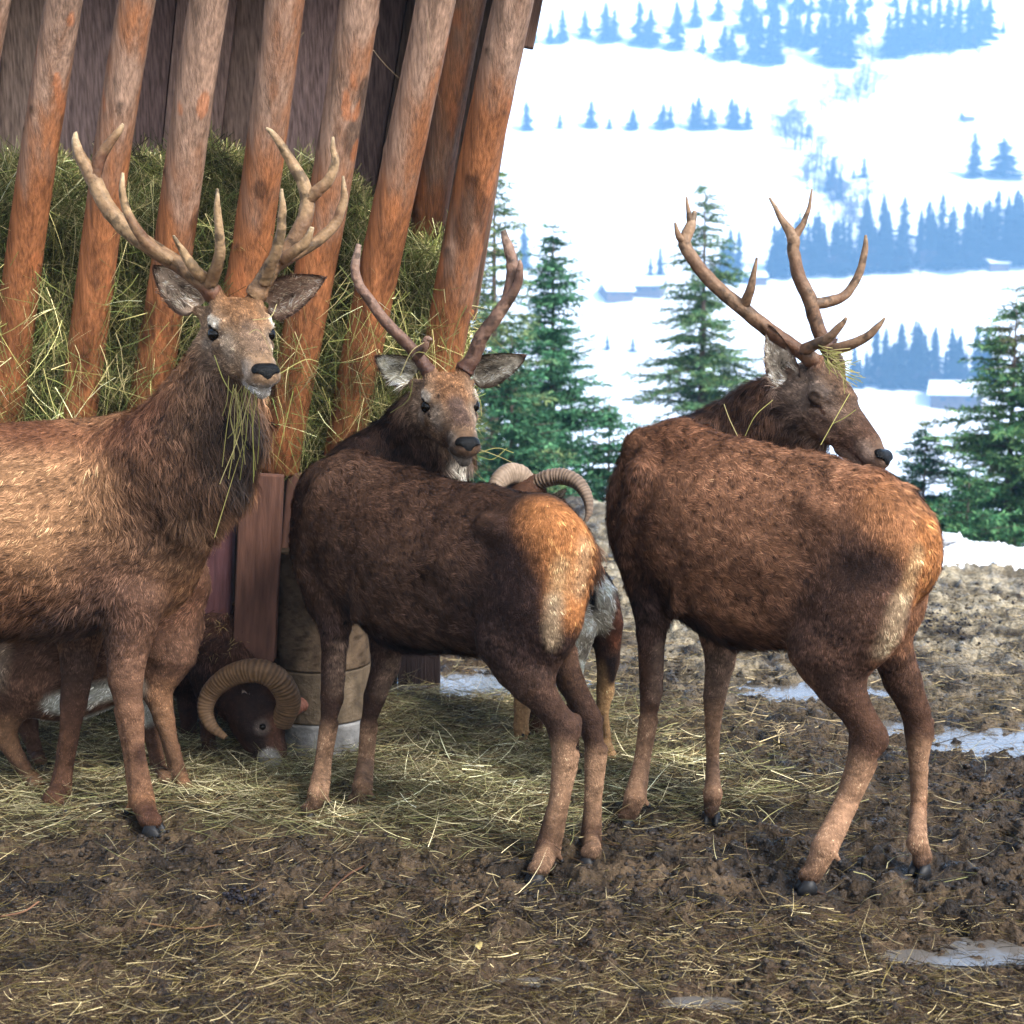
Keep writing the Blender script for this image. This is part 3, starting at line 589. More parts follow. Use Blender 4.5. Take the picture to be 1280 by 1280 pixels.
for a in [(850, 160, 34), (896, 160, 32), (778, 160, 18), (1080, 345, 50), (1150, 345, 46), (1000, 345, 40)]: far_tree(*a, 'bare grey tree standing among the hazy spruces', 'bare trees among the spruces', 'bare', 1.2)
# ---- houses
def chalet(px, py, wpx, hpx, label, rot=.3, depth=1.0, cat='house', wins=2):
    p = on_terr(px, py); w = wpx * S(p) / 2; h = hpx * S(p); e = empty('chalet' if cat == 'house' else 'field_hut', p, label, cat)
    e.rotation_euler.z = rot; d = w * depth; hw = h * .5
    def part(name, V, F, m, par=e):
        o = mesh(name, np.array(V, float), F, m, None, smooth=False); o.parent = par; return o
    V = [[-w, -d, -1.5], [w, -d, -1.5], [w, d, -1.5], [-w, d, -1.5], [-w, -d, hw], [w, -d, hw], [w, d, hw], [-w, d, hw], [-w, 0, h * .92], [w, 0, h * .92]]
    wl = part('wall', V, [np.array([[0, 1, 5, 4], [2, 3, 7, 6]]), np.array([[1, 2, 6], [1, 6, 5], [3, 0, 4], [3, 4, 7], [5, 6, 9], [7, 4, 8]])], M_wall)
    o_ = 1.14; t = h * .06; rs = []
    for sg in (-1, 1):
        a = [[-w * o_, 0, h * .92 + t], [w * o_, 0, h * .92 + t], [w * o_, sg * d * 1.2, hw - .2 * (h * .42)], [-w * o_, sg * d * 1.2, hw - .2 * (h * .42)]]
        b = [[x, y, z + h * .12] for x, y, z in a]; rs.append((np.array(a + b), np.array([[0, 1, 2, 3], [4, 7, 6, 5], [0, 4, 5, 1], [1, 5, 6, 2], [2, 6, 7, 3], [3, 7, 4, 0]]), (0, 0, 0)))
    v, f, _ = join(rs); part('roof', v, f, M_snow)
    for k in range(wins):
        x = (-.5 + k) * w; v, f, _ = box((x, -d - .03, hw * .45), (w * .1, .05, hw * .16)); part('window', v, f, M_glass)
chalet(770, 372, 34, 17, 'left chalet of the pair with snowy roof below the pale spruces', .25); chalet(812, 366, 36, 19, 'right chalet of the pair with broad snowy roof', -.3)
chalet(1196, 504, 60, 26, 'dark barn with wide snow covered roof below the lower spruce band', -.35, .8, wins=3); chalet(1243, 334, 26, 10, 'small snow roofed house at the foot of the dense band on the right', .2)
chalet(945, 352, 22, 12, 'tiny house hidden behind the last deer\'s antlers', .1)
chalet(1209, 151, 15, 11, 'tiny lone hut on the open upper right snowfield', .3, .7, 'hut', wins=1)
# ------------------------------------------------------------------ haze
M_haze = bpy.data.materials.new('haze'); M_haze.use_nodes = True; t = M_haze.node_tree; t.nodes.clear()
pv = t.nodes.new('ShaderNodeVolumePrincipled'); pv.inputs['Color'].default_value = (.30, .60, 1, 1); pv.inputs['Density'].default_value = .00075; pv.inputs['Anisotropy'].default_value = 0
mo = t.nodes.new('ShaderNodeOutputMaterial'); t.links.new(pv.outputs[0], mo.inputs['Volume'])
V, F, _ = box((0, 870, 210), (920, 960, 275)); tag(mesh('haze', V, F, M_haze, smooth=False), 'thin blue winter haze filling the valley', 'haze', kind='stuff')
# ------------------------------------------------------------------ animals: smooth distance field -> one continuous body mesh
def frame(f, u0=(0, 0, 1)):
    f = nrm(f); l = nrm(np.cross(u0, f)); u = np.cross(f, l); return np.stack([f, l, u], 1)     # columns
def surface_nets(Fd, o, h):
    ins = Fd < 0; nx, ny, nz = Fd.shape
    c = np.zeros((nx - 1, ny - 1, nz - 1), np.uint8)
    for a in (0, 1):
        for b in (0, 1):
            for d in (0, 1): c += ins[a:nx - 1 + a, b:ny - 1 + b, d:nz - 1 + d]
    act = np.nonzero((c > 0) & (c < 8)); idx = np.full(c.shape, -1, np.int32); m = len(act[0]); idx[act] = np.arange(m)
    I = np.stack(act, 1); acc = np.zeros((m, 3)); cnt = np.zeros(m)
    cor = [(a, b, d) for a in (0, 1) for b in (0, 1) for d in (0, 1)]
    for p in cor:
        for ax in range(3):
            if p[ax]: continue
            q = list(p); q[ax] = 1
            f0 = Fd[I[:, 0] + p[0], I[:, 1] + p[1], I[:, 2] + p[2]]; f1 = Fd[I[:, 0] + q[0], I[:, 1] + q[1], I[:, 2] + q[2]]
            k = (f0 < 0) != (f1 < 0); t = np.where(k, f0 / np.where(k, f0 - f1, 1), 0)
            v = np.repeat(np.array([p], float), m, 0); v[:, ax] = t; acc[k] += v[k]; cnt[k] += 1
    V = (I + acc / cnt[:, None]) * h + o
    quads = []
    for ax in range(3):
        b, d = [(1, 2), (2, 0), (0, 1)][ax]
        s0 = [slice(0, n) for n in (nx, ny, nz)]; s1 = list(s0); s0[ax] = slice(0, Fd.shape[ax] - 1); s1[ax] = slice(1, Fd.shape[ax])
        A, B = ins[tuple(s0)], ins[tuple(s1)]; e = np.stack(np.nonzero(A != B), 1)
        e = e[(e[:, b] > 0) & (e[:, d] > 0) & (e[:, b] < Fd.shape[b] - 1) & (e[:, d] < Fd.shape[d] - 1)]
        fl = A[tuple(e.T)]
        def ci(db, dd): x = e.copy(); x[:, b] -= db; x[:, d] -= dd; return idx[tuple(x.T)]
        q = np.stack([ci(1, 1), ci(0, 1), ci(0, 0), ci(1, 0)], 1); q[~fl] = q[~fl][:, ::-1]; quads.append(q)
    return V, np.vstack(quads)
class Beast:
    def __init__(s): s.pr = []; s.paint = []; s.extra = []; s.clump = 1.0
    def cap(s, a, b, ra, rb=None, k=.03, n=None, sq=1, hl=.02, flow=None, sub=False, w=1.0):
        a = np.asarray(a, float); b = np.asarray(b, float); rb = ra if rb is None else rb
        s.pr.append(dict(a=a, b=b, ra=ra, rb=rb, k=k, n=None if n is None else nrm(n), sq=sq, hl=hl, flow=nrm(flow) if flow is not None else (nrm(b - a) if np.linalg.norm(b - a) > 1e-4 else np.array([0, 0, -1.])), sub=sub, w=w))
    def chain(s, pts, **kw):                                   # pts: (px,py,Y,rpx)
        q = [(P(a, b, y), r * S(P(a, b, y))) for a, b, y, r in pts]
        for (a, ra), (b, rb) in zip(q[:-1], q[1:]): s.cap(a, b, ra, rb, **kw)
        return q
    def dist(s, p, pts3):
        a, b, ra, rb, n, sq = p['a'], p['b'], p['ra'], p['rb'], p['n'], p['sq']
        x, y, z = pts3; px_, py_, pz_ = x - a[0], y - a[1], z - a[2]; ba = b - a
        if n is not None:
            f = 1 / sq - 1; dn = (px_ * n[0] + py_ * n[1] + pz_ * n[2]) * f; px_, py_, pz_ = px_ + dn * n[0], py_ + dn * n[1], pz_ + dn * n[2]; ba = ba + np.dot(ba, n) * f * n
        l2 = np.dot(ba, ba)
        if l2 < 1e-9: return np.sqrt(px_ ** 2 + py_ ** 2 + pz_ ** 2) - ra
        t = np.clip((px_ * ba[0] + py_ * ba[1] + pz_ * ba[2]) / l2, 0, 1)
        return np.sqrt((px_ - t * ba[0]) ** 2 + (py_ - t * ba[1]) ** 2 + (pz_ - t * ba[2]) ** 2) - (ra + (rb - ra) * t)
    def build(s, h=.006):
        lo = np.min([np.minimum(p['a'] - p['ra'], p['b'] - p['rb']) for p in s.pr], 0) - .03; hi = np.max([np.maximum(p['a'] + p['ra'], p['b'] + p['rb']) for p in s.pr], 0) + .03
        g = [np.arange(lo[i], hi[i] + h, h, dtype=np.float32) for i in range(3)]
        Fd = np.full([len(v) for v in g], .5, np.float32)
        for p in s.pr:
            m = p['k'] + .012; R = max(p['ra'], p['rb']); a = np.minimum(p['a'] - p['ra'], p['b'] - p['rb']) - m; b = np.maximum(p['a'] + p['ra'], p['b'] + p['rb']) + m
            sl = [slice(int(np.searchsorted(g[i], a[i])), int(np.searchsorted(g[i], b[i]))) for i in range(3)]
            d = s.dist(p, (g[0][sl[0]][:, None, None], g[1][sl[1]][None, :, None], g[2][sl[2]][None, None, :])).astype(np.float32)
            F0 = Fd[tuple(sl)]; k = p['k']
            if p['sub']:
                hh = np.clip(.5 - .5 * (F0 + d) / k, 0, 1); Fd[tuple(sl)] = F0 * (1 - hh) - d * hh + k * hh * (1 - hh)
            else:
                hh = np.clip(.5 + .5 * (d - F0) / k, 0, 1); Fd[tuple(sl)] = d * (1 - hh) + F0 * hh - k * hh * (1 - hh)
        V, Q = surface_nets(Fd, lo, h)
        # normals from the field
        gi = np.clip(((V - lo) / h), 1, np.array(Fd.shape) - 3); i0 = gi.astype(int)
        N = np.stack([Fd[i0[:, 0] + 1, i0[:, 1], i0[:, 2]] - Fd[i0[:, 0] - 1, i0[:, 1], i0[:, 2]], Fd[i0[:, 0], i0[:, 1] + 1, i0[:, 2]] - Fd[i0[:, 0], i0[:, 1] - 1, i0[:, 2]], Fd[i0[:, 0], i0[:, 1], i0[:, 2] + 1] - Fd[i0[:, 0], i0[:, 1], i0[:, 2] - 1]], 1)
        N = nrm(N); flow = np.zeros_like(V); hl = np.zeros(len(V)); W = np.zeros(len(V)) + 1e-9
        for p in s.pr:
            if p['sub']: continue
            d = s.dist(p, (V[:, 0], V[:, 1], V[:, 2])); w = np.exp(-np.clip(d, -.01, 1) / .014) * p['w']; flow += w[:, None] * p['flow']; hl += w * p['hl']; W += w
        flow /= W[:, None]; hl /= W
        for (v, q, n_, f_, l_) in s.extra:                     # ears and other sheets joined into the same body mesh
            Q = np.vstack([Q, q + len(V)]); V = np.vstack([V, v]); N = np.vstack([N, n_]); flow = np.vstack([flow, f_]); hl = np.concatenate([hl, l_])
        s.V, s.Q, s.N, s.flow, s.hl = V, Q, N, flow, hl
        col = np.tile(s.base, (len(V), 1)); nz = fbm(V * 22, 3, 200)[:, None]; nb = fbm(V * 6, 3, 201)[:, None]
        s.lenmul = np.ones(len(V))
        vc = V - np.array([0, 0, CAM_H]); zc = vc[:, 1] * ct - vc[:, 2] * st; VX = 640 + F_PX * vc[:, 0] / zc; VY = 640 - F_PX * (vc[:, 1] * st + vc[:, 2] * ct) / zc
        def snap(x, y, Y):                                     # the nearest surface point along the sight line
            k = (np.abs(VX - x) < 7) & (np.abs(VY - y) < 7) & (np.abs(V[:, 1] - Y) < .45)
            return P(x, y, V[k, 1].min()) if k.any() else P(x, y, Y)
        for pa in s.paint:
            if 'sa' in pa: pa['a'] = snap(*pa['sa']); pa['b'] = snap(*pa['sb'])
            d = s.dist(dict(a=pa['a'], b=pa['b'], ra=0, rb=0, n=pa.get('n'), sq=pa.get('sq', 1)), (V[:, 0], V[:, 1], V[:, 2])); r = pa['r']; so = pa['soft']
            w = (1 - sm(r * (1 - so), r * (1 + so), d + .12 * r * (nz[:, 0] + nb[:, 0]))) * pa['amt']
            if pa.get('nm') is not None: w = w * sm(pa['nt'], pa['nt'] + .3, (N @ nrm(pa['nm'])))
            col = col * (1 - w[:, None]) + pa['c'] * w[:, None]
            if 'lm' in pa: s.lenmul = s.lenmul * (1 - w) + pa['lm'] * w
        g_ = col.mean(1, keepdims=True); col = (g_ + (col - g_) * .87) * np.array([1.0, 1.0, .95]); s.col = np.clip(col * (1 + .28 * nb + .25 * nz + .35 * fbm(V * 42, 2, 204)[:, None]), 0.002, 1)
    def p3(s, a, b=None, r=.1, c=(0, 0, 0), soft=.35, amt=1.0, **kw):
        a = np.asarray(a, float); s.paint.append(dict(a=a, b=a if b is None else np.asarray(b, float), r=r, c=np.asarray(c, float), soft=soft, amt=amt, **kw))
    def pp(s, x, y, Y, rpx, c, x2=None, y2=None, Y2=None, **kw):
        a = P(x, y, Y); sn = kw.pop('sn', True)
        if sn: kw['sa'] = (x, y, Y); kw['sb'] = (x2 if x2 is not None else x, y2 if y2 is not None else y, Y2 or Y)
        s.p3(a, P(x2 if x2 is not None else x, y2 if y2 is not None else y, Y2 or Y), rpx * S(a), c, **kw)
    def fur(s, n, width=.0011, seed=0, lift=.32, lenk=1.0, rough_=.35, tipk=1.15):
        r = np.random.default_rng(seed); V, Q = s.V, s.Q
        ar = np.linalg.norm(np.cross(V[Q[:, 2]] - V[Q[:, 0]], V[Q[:, 3]] - V[Q[:, 1]]), axis=1); hq = s.hl[Q].mean(1) * s.lenmul[Q].mean(1)
        pr = ar * np.where(hq > .002, 1.0, 0) * (1 + 2.0 * (hq < .014)); pr /= pr.sum(); f = r.choice(len(Q), n, p=pr); q = Q[f]
        u, v = r.random((n, 1)), r.random((n, 1)); w4 = [(1 - u) * (1 - v), u * (1 - v), u * v, (1 - u) * v]
        g = lambda A: sum(w4[k] * (A[q[:, k]] if A.ndim > 1 else A[q[:, k]][:, None]) for k in range(4))
        p = g(V); N = nrm(g(s.N)); fl = g(s.flow); hl = g(s.hl * s.lenmul)[:, 0] * lenk; c = g(s.col)
        fl = fl - (fl * N).sum(1, keepdims=True) * N + 1e-4; fl = nrm(fl)
        side = np.cross(N, fl); cl = np.stack([fbm(p * 16, 2, 210), fbm(p * 16, 2, 220)], 1); ca = np.stack([fbm(p * 55, 2, 212), fbm(p * 55, 2, 222)], 1)
        sc = np.clip((hl - .008) / .014, .12, 1)[:, None]; d = fl + side * (.8 * cl[:, :1] + 1.5 * sc * ca[:, :1] + r.normal(0, rough_ * .45, (n, 1))); d = nrm(d)
        L = hl * r.uniform(.6, 1.25, n) * (1 + .5 * cl[:, 1]); lf = lift * (.6 + .4 * sc[:, 0]) * (1 + 1.8 * sc[:, 0] * ca[:, 1]) + r.normal(0, .08, n)
        t = np.array([0, .5, 1.])[None, :, None]; Ln = L[:, None, None]
        Qp = (p - N * .001)[:, None] + Ln * (d[:, None] * t + N[:, None] * (lf[:, None, None] * (t * 1.5 - .9 * t * t)) + np.array([0, 0, -1]) * (.12 * np.clip(hl / .04, 0, 1.6))[:, None, None] * t * t)
        wv = nrm(np.cross(d, N)) * (width * r.uniform(.7, 1.3, n) * np.clip(.55 + hl / .06, .6, 1.5))[:, None]
        cm = (r.uniform(.5, 1.5, (n, 1)) * np.clip(1 + (.4 + 1.0 * sc) * s.clump * ca[:, :1] + (.2 + .45 * sc) * s.clump * cl[:, 1:] + 1.3 * fbm(p * 110, 2, 250)[:, None], .15, 2.6))
        return ribbons(Qp, wv, c * cm * .66, np.clip(c * cm * tipk, 0, 1))
def ear_sheet(B, base, tip, open_dir, W, c_in, c_out, c_rim, cup=.45, thick=.006):
    """leaf shaped, cupped, two sided"""
    base, tip = np.asarray(base, float), np.asarray(tip, float); ax = tip - base; L = np.linalg.norm(ax); ax = ax / L
    od = nrm(np.asarray(open_dir) - np.dot(open_dir, ax) * ax); sd = np.cross(ax, od); nu, nv = 30, 17
    U, Vv = np.meshgrid(np.linspace(0, 1, nu), np.linspace(-1, 1, nv), indexing='ij')
    wd = W * (np.sin(math.pi * np.clip(U, 0, 1) ** .72) ** .62 * (1 - .25 * U) + .28 * (1 - U) ** 3) + .001
    dep = -cup * W * (1 - Vv ** 2) * (1 - .35 * U) - .3 * W * (1 - U) ** 2
    ptf = lambda off: base + ax * (U * L)[..., None] + sd * (Vv * wd)[..., None] + od * (dep + off + .08 * W * U ** 2)[..., None]
    fr, bk = ptf(0 * U), ptf(-thick * np.sin(np.pi * np.clip(U, .05, 1)) ** .3 * (1.001 - .9 * np.abs(Vv) ** 4))
    c_in = np.clip(c_in * 2.3 * np.array([1.06, .92, .80]), 0, 1.2); c_rim = c_rim * 1.3; c_out = c_out * 1.2
    i = np.arange(nu - 1)[:, None] * nv + np.arange(nv - 1)[None]
    q = np.stack([i, i + nv, i + nv + 1, i + 1], -1).reshape(-1, 4)
    def nn(A): du, dv = np.gradient(A, axis=0), np.gradient(A, axis=1); return nrm(np.cross(du, dv))
    nf = nn(fr); 
    if (nf.reshape(-1, 3) @ od).mean() < 0: nf = -nf; qf, qb = q[:, ::-1], q
    else: qf, qb = q, q[:, ::-1]
    n0 = nu * nv; V = np.vstack([fr.reshape(-1, 3), bk.reshape(-1, 3)]); Q = np.vstack([qf, qb + n0])
    N = np.vstack([nf.reshape(-1, 3), -nf.reshape(-1, 3)]); fl = np.vstack([(ax + .9 * sd * np.sign(Vv)[..., None] * np.abs(Vv)[..., None] * .0 + sd * (Vv * .35)[..., None]).reshape(-1, 3)] * 2)
    hl = np.concatenate([(.014 + .012 * (1 - U) + .006 * np.abs(Vv) ** 2).ravel(), np.full(n0, .008)])
    B.extra.append((V, Q, N, nrm(fl), hl))
    streak = (np.abs(np.sin(Vv * 5 + 1.0)) ** 3 * .5)[..., None] * (U < .75)[..., None]; rim = np.clip(sm(.72, .96, np.abs(Vv)) + sm(.82, .97, U), 0, 1)[..., None]
    ci = c_in * (1 - streak) + c_in * .35 * streak; ci = ci * (1 - .6 * np.exp(-((U - .35) / .18) ** 2 - (Vv / .3) ** 2))[..., None]
    ci = ci * (1 - rim) + c_rim * rim
    B.ear_cols.append((n0 * 2, np.vstack([ci.reshape(-1, 3), np.tile(c_out, (n0, 1))])))
def finish(B, root, n_fur, seed, h=.0052, lift=.32, width=.0011):
    n_e = sum(len(e[0]) for e in B.extra); B.build(h)
    if B.extra:
        k = len(B.V) - n_e
        for n_, c in B.ear_cols: B.col[k:k + n_] = c; B.lenmul[k:k + n_] = 1; k += n_
    body = mesh('body', B.V, B.Q, M_skin, root, col=B.col * .6)
    v, f, c = B.fur(n_fur, seed=seed, lift=lift, width=width); mesh('coat', v, f, M_hair, root, col=c, smooth=False)
    return body
def antler(root, pts_list, base_pt, px_s=1.0, label=None):
    """branches of (px,py,dY,rpx); the first starts at the pedicle"""
    parts = []; Y0 = base_pt[1]
    for bi, br in enumerate(pts_list):
        q = [P(a, b, Y0 + dy) for a, b, dy, r in br]; rr = [r * .88 * S(p) for (_, _, _, r), p in zip(br, q)]
        if bi == 0: q = [base_pt] + q; rr = [rr[0] * 1.12] + rr
        n = 14 * len(q); cv = catmull(q, n); ra = np.interp(np.linspace(0, len(q) - 1, n), np.arange(len(q)), rr)
        sd = int(abs(q[-1][0]) * 1e4) % 97
        cv[1:-1] += .0015 * np.stack([vnoise(cv[1:-1] * 30 + k * 7, sd) for k in range(3)], 1)
        if bi == 0:
            s_ = np.linspace(0, 1, n); ra = ra * (1 + .14 * np.exp(-((s_ - .03) / .02) ** 2))
        V, F = tube(cv, ra, 18, mod=lambda i, a: 1 + .045 * np.sin(a * 9 + i * .03 + sd) + .03 * np.sin(a * 5 - i * .05) + .05 * vnoise(np.stack([np.cos(a) * 2, np.sin(a) * 2, i * .25], -1), sd))
        t = np.repeat(np.linspace(0, 1, n), 18); t = np.concatenate([t, [0, 1]])
        nz = fbm(V * np.array([30, 30, 30]), 3, 230)[:, None]; nb = fbm(V * 9, 3, 231)[:, None]
        hgt = (.35 + .65 * t[:, None]) if bi else (.10 + .9 * t[:, None])
        c = ANT[0] + (ANT[1] - ANT[0]) * np.clip(hgt * 1.1 + .9 * nb + .3 * nz - .05, 0, 1); c = c + (ANT[2] - c) * sm(.8, 1, t)[:, None] * .7
        dk = sm(.22, .4, nz + .5 * nb); c = c * (1 - .6 * dk) * .82
        parts.append((V, F, c))
    V, F, c = join(parts); o = mesh('antler', V, F, M_antler, root, col=c)
    if label: o['label'] = label
ANT = []
def deer_head(B, root, o, f, s=1.1, roll=0.0, cols=None, eye_open=(1, 1), nose_px=None):
    f = nrm(f); R = frame(f)
    for _ in range(25 if nose_px else 0):                      # turn the head until the nose lies on its sight line
        q = o + R @ (np.array([.262, 0, -.056]) * s); v = q - np.array([0, 0, CAM_H]); zc = v[1] * ct - v[2] * st
        ex = nose_px[0] - (640 + F_PX * v[0] / zc); ey = nose_px[1] - (640 - F_PX * (v[1] * st + v[2] * ct) / zc)
        f = f + np.array([ex, 0, -ey]) * (zc / F_PX) / (.268 * s) * .7; f = nrm(f); R = frame(f)
    if roll:
        c_, s_ = math.cos(roll), math.sin(roll); l, u = R[:, 1].copy(), R[:, 2].copy(); R[:, 1] = l * c_ + u * s_; R[:, 2] = -l * s_ + u * c_
    T = lambda x, y, z: o + R @ (np.array([x, y, z]) * s); D = lambda x, y, z: R @ np.array([x, y, z]); lat = R[:, 1]; up = R[:, 2]
    kw = dict(hl=.011, flow=D(-1, 0, .0), w=2.0)
    B.cap(T(-.075, 0, -.005), T(-.075, 0, -.005), .088 * s, k=.03, n=lat, sq=.88, **kw)
    B.cap(T(-.02, 0, .012), T(.02, 0, .008), .070 * s, .060 * s, k=.03, **kw)
    for sg in (-1, 1):
        B.cap(T(-.07, sg * .045, -.055), T(.09, sg * .024, -.072), .050 * s, .030 * s, k=.03, **kw)
        B.cap(T(-.01, sg * .062, .030), T(.035, sg * .056, .026), .023 * s, .016 * s, k=.018, **kw)            # brow
        B.cap(T(.02, sg * .062, -.028), T(.10, sg * .036, -.030), .022 * s, .018 * s, k=.02, **kw)            # cheek bone
        B.cap(T(-.045, sg * .046, .060), T(-.060, sg * .051, .088), .026 * s, .021 * s, k=.02, hl=.012, flow=D(-.3, 0, 1), w=2)
        B.cap(T(-.100, sg * .062, .028), T(-.116, sg * .086, .038), .024 * s, .014 * s, k=.025, **kw)          # ear root
    for sg in (-1, 1):                                         # lids
        for a_, b_ in (((-.020, .076, .012), (.004, .082, .024)), ((.004, .082, .024), (.026, .076, .022))): B.cap(T(a_[0], sg * a_[1], a_[2]), T(b_[0], sg * b_[1], b_[2]), .006 * s, k=.006, **dict(kw, hl=.004))
    B.cap(T(.02, 0, .006), T(.185, 0, -.034), .050 * s, .033 * s, k=.03, **kw)
    B.cap(T(.05, 0, -.03), T(.19, 0, -.058), .050 * s, .036 * s, k=.03, **kw)
    B.cap(T(.20, 0, -.052), T(.245, 0, -.060), .038 * s, .033 * s, k=.02, n=up, sq=.9, hl=.006, flow=D(-1, 0, 0), w=2.5)
    for sg in (-1, 1): B.cap(T(.235, sg * .020, -.060), T(.225, sg * .024, -.066), .022 * s, k=.014, hl=.006, flow=D(-1, 0, 0), w=2.5)
    B.cap(T(.12, 0, -.092), T(.222, 0, -.101), .028 * s, .021 * s, k=.010, hl=.010, flow=D(-1, 0, -.3), w=2)
    for sg in (-1, 1):
        if not eye_open[0]: B.cap(T(-.006, sg * .074, .004), T(.022, sg * .070, .0), .0135 * s, k=.016, **kw); continue
        B.cap(T(.008, sg * .083, .002), T(.014, sg * .083, .0), .017 * s, k=.010, sub=True)
    c = cols; up_, fw = up, f
    B.p3(T(-.08, 0, -.02), T(.20, 0, -.05), .12 * s, c['face'], soft=.2)
    B.p3(T(-.05, 0, .075), T(.07, 0, .055), .052 * s, c['crown'], soft=.5)
    B.p3(T(.10, 0, .03), T(.18, 0, .0), .030 * s, c['bridge'], soft=.6)
    for sg in (-1, 1):
        B.p3(T(.065, sg * .05, -.010), T(.10, sg * .045, -.03), .026 * s, c['pale'], soft=.8, amt=.45)
        B.p3(T(-.005, sg * .085, .030), T(.03, sg * .078, .030), .018 * s, c['pale'], soft=.4, amt=.9)
        B.p3(T(-.02, sg * .085, -.03), T(.01, sg * .085, -.03), .02 * s, c['pale'], soft=.6, amt=.4)
        B.p3(T(.012, sg * .086, .0), None, .026 * s, lin(24, 18, 15), soft=.18, lm=.3)
        B.p3(T(.035, sg * .078, -.008), T(.055, sg * .068, -.02), .006 * s, lin(30, 22, 18), soft=.5)
        B.p3(T(.205, sg * .036, -.050), T(.228, sg * .032, -.060), .025 * s, c['muz'], soft=.5)
    B.p3(T(.14, 0, -.118), T(.225, 0, -.110), .034 * s, np.clip(c['lip'] * 1.5, 0, 1), soft=.3)
    B.p3(T(.240, 0, -.094), None, .034 * s, c['lip'], soft=.35)
    for sg in (-1, 1): B.p3(T(.15, sg * .040, -.083), T(.235, sg * .022, -.085), .0045 * s, lin(28, 20, 18), soft=.5)
    for sg in (-1, 1):
        if eye_open[0 if sg < 0 else 1]:
            e = T(.010, sg * .0695, .001); V, F = uvball(e, .0205 * s); mesh('eye', V, F, M_eye, root)
        else:
            B.p3(T(-.012, sg * .088, -.004), T(.030, sg * .080, -.012), .005 * s, lin(24, 17, 15), soft=.4)
    # nose leather
    nb = Beast(); nb.base = np.zeros(3)
    nb.cap(T(.250, -.014, -.050), T(.250, .014, -.050), .0235 * s, k=.01, hl=0); nb.cap(T(.262, 0, -.058), T(.254, 0, -.075), .016 * s, .010 * s, k=.01, hl=0)
    for sg in (-1, 1): nb.cap(T(.248, sg * .031, -.052), T(.274, sg * .021, -.056), .0068 * s, k=.005, sub=True); nb.cap(T(.248, sg * .036, -.050), T(.238, sg * .038, -.042), .005 * s, k=.004, sub=True)
    nb.build(.003); mesh('nose', nb.V, nb.Q, M_nose, root)
    return T, D
def uvball(c, r, nu=24, nv=14):
    th = np.linspace(0, 2 * math.pi, nu, endpoint=False); ph = np.linspace(0, math.pi, nv); T_, Ph = np.meshgrid(th, ph)
    V = np.stack([r * np.sin(Ph) * np.cos(T_), r * np.sin(Ph) * np.sin(T_), r * np.cos(Ph)], -1).reshape(-1, 3) + c
    i = np.arange(nv - 1)[:, None] * nu; j = np.arange(nu)[None]; k = (j + 1) % nu
    return V, np.stack([i + j + nu, i + k + nu, i + k, i + j], -1).reshape(-1, 4)
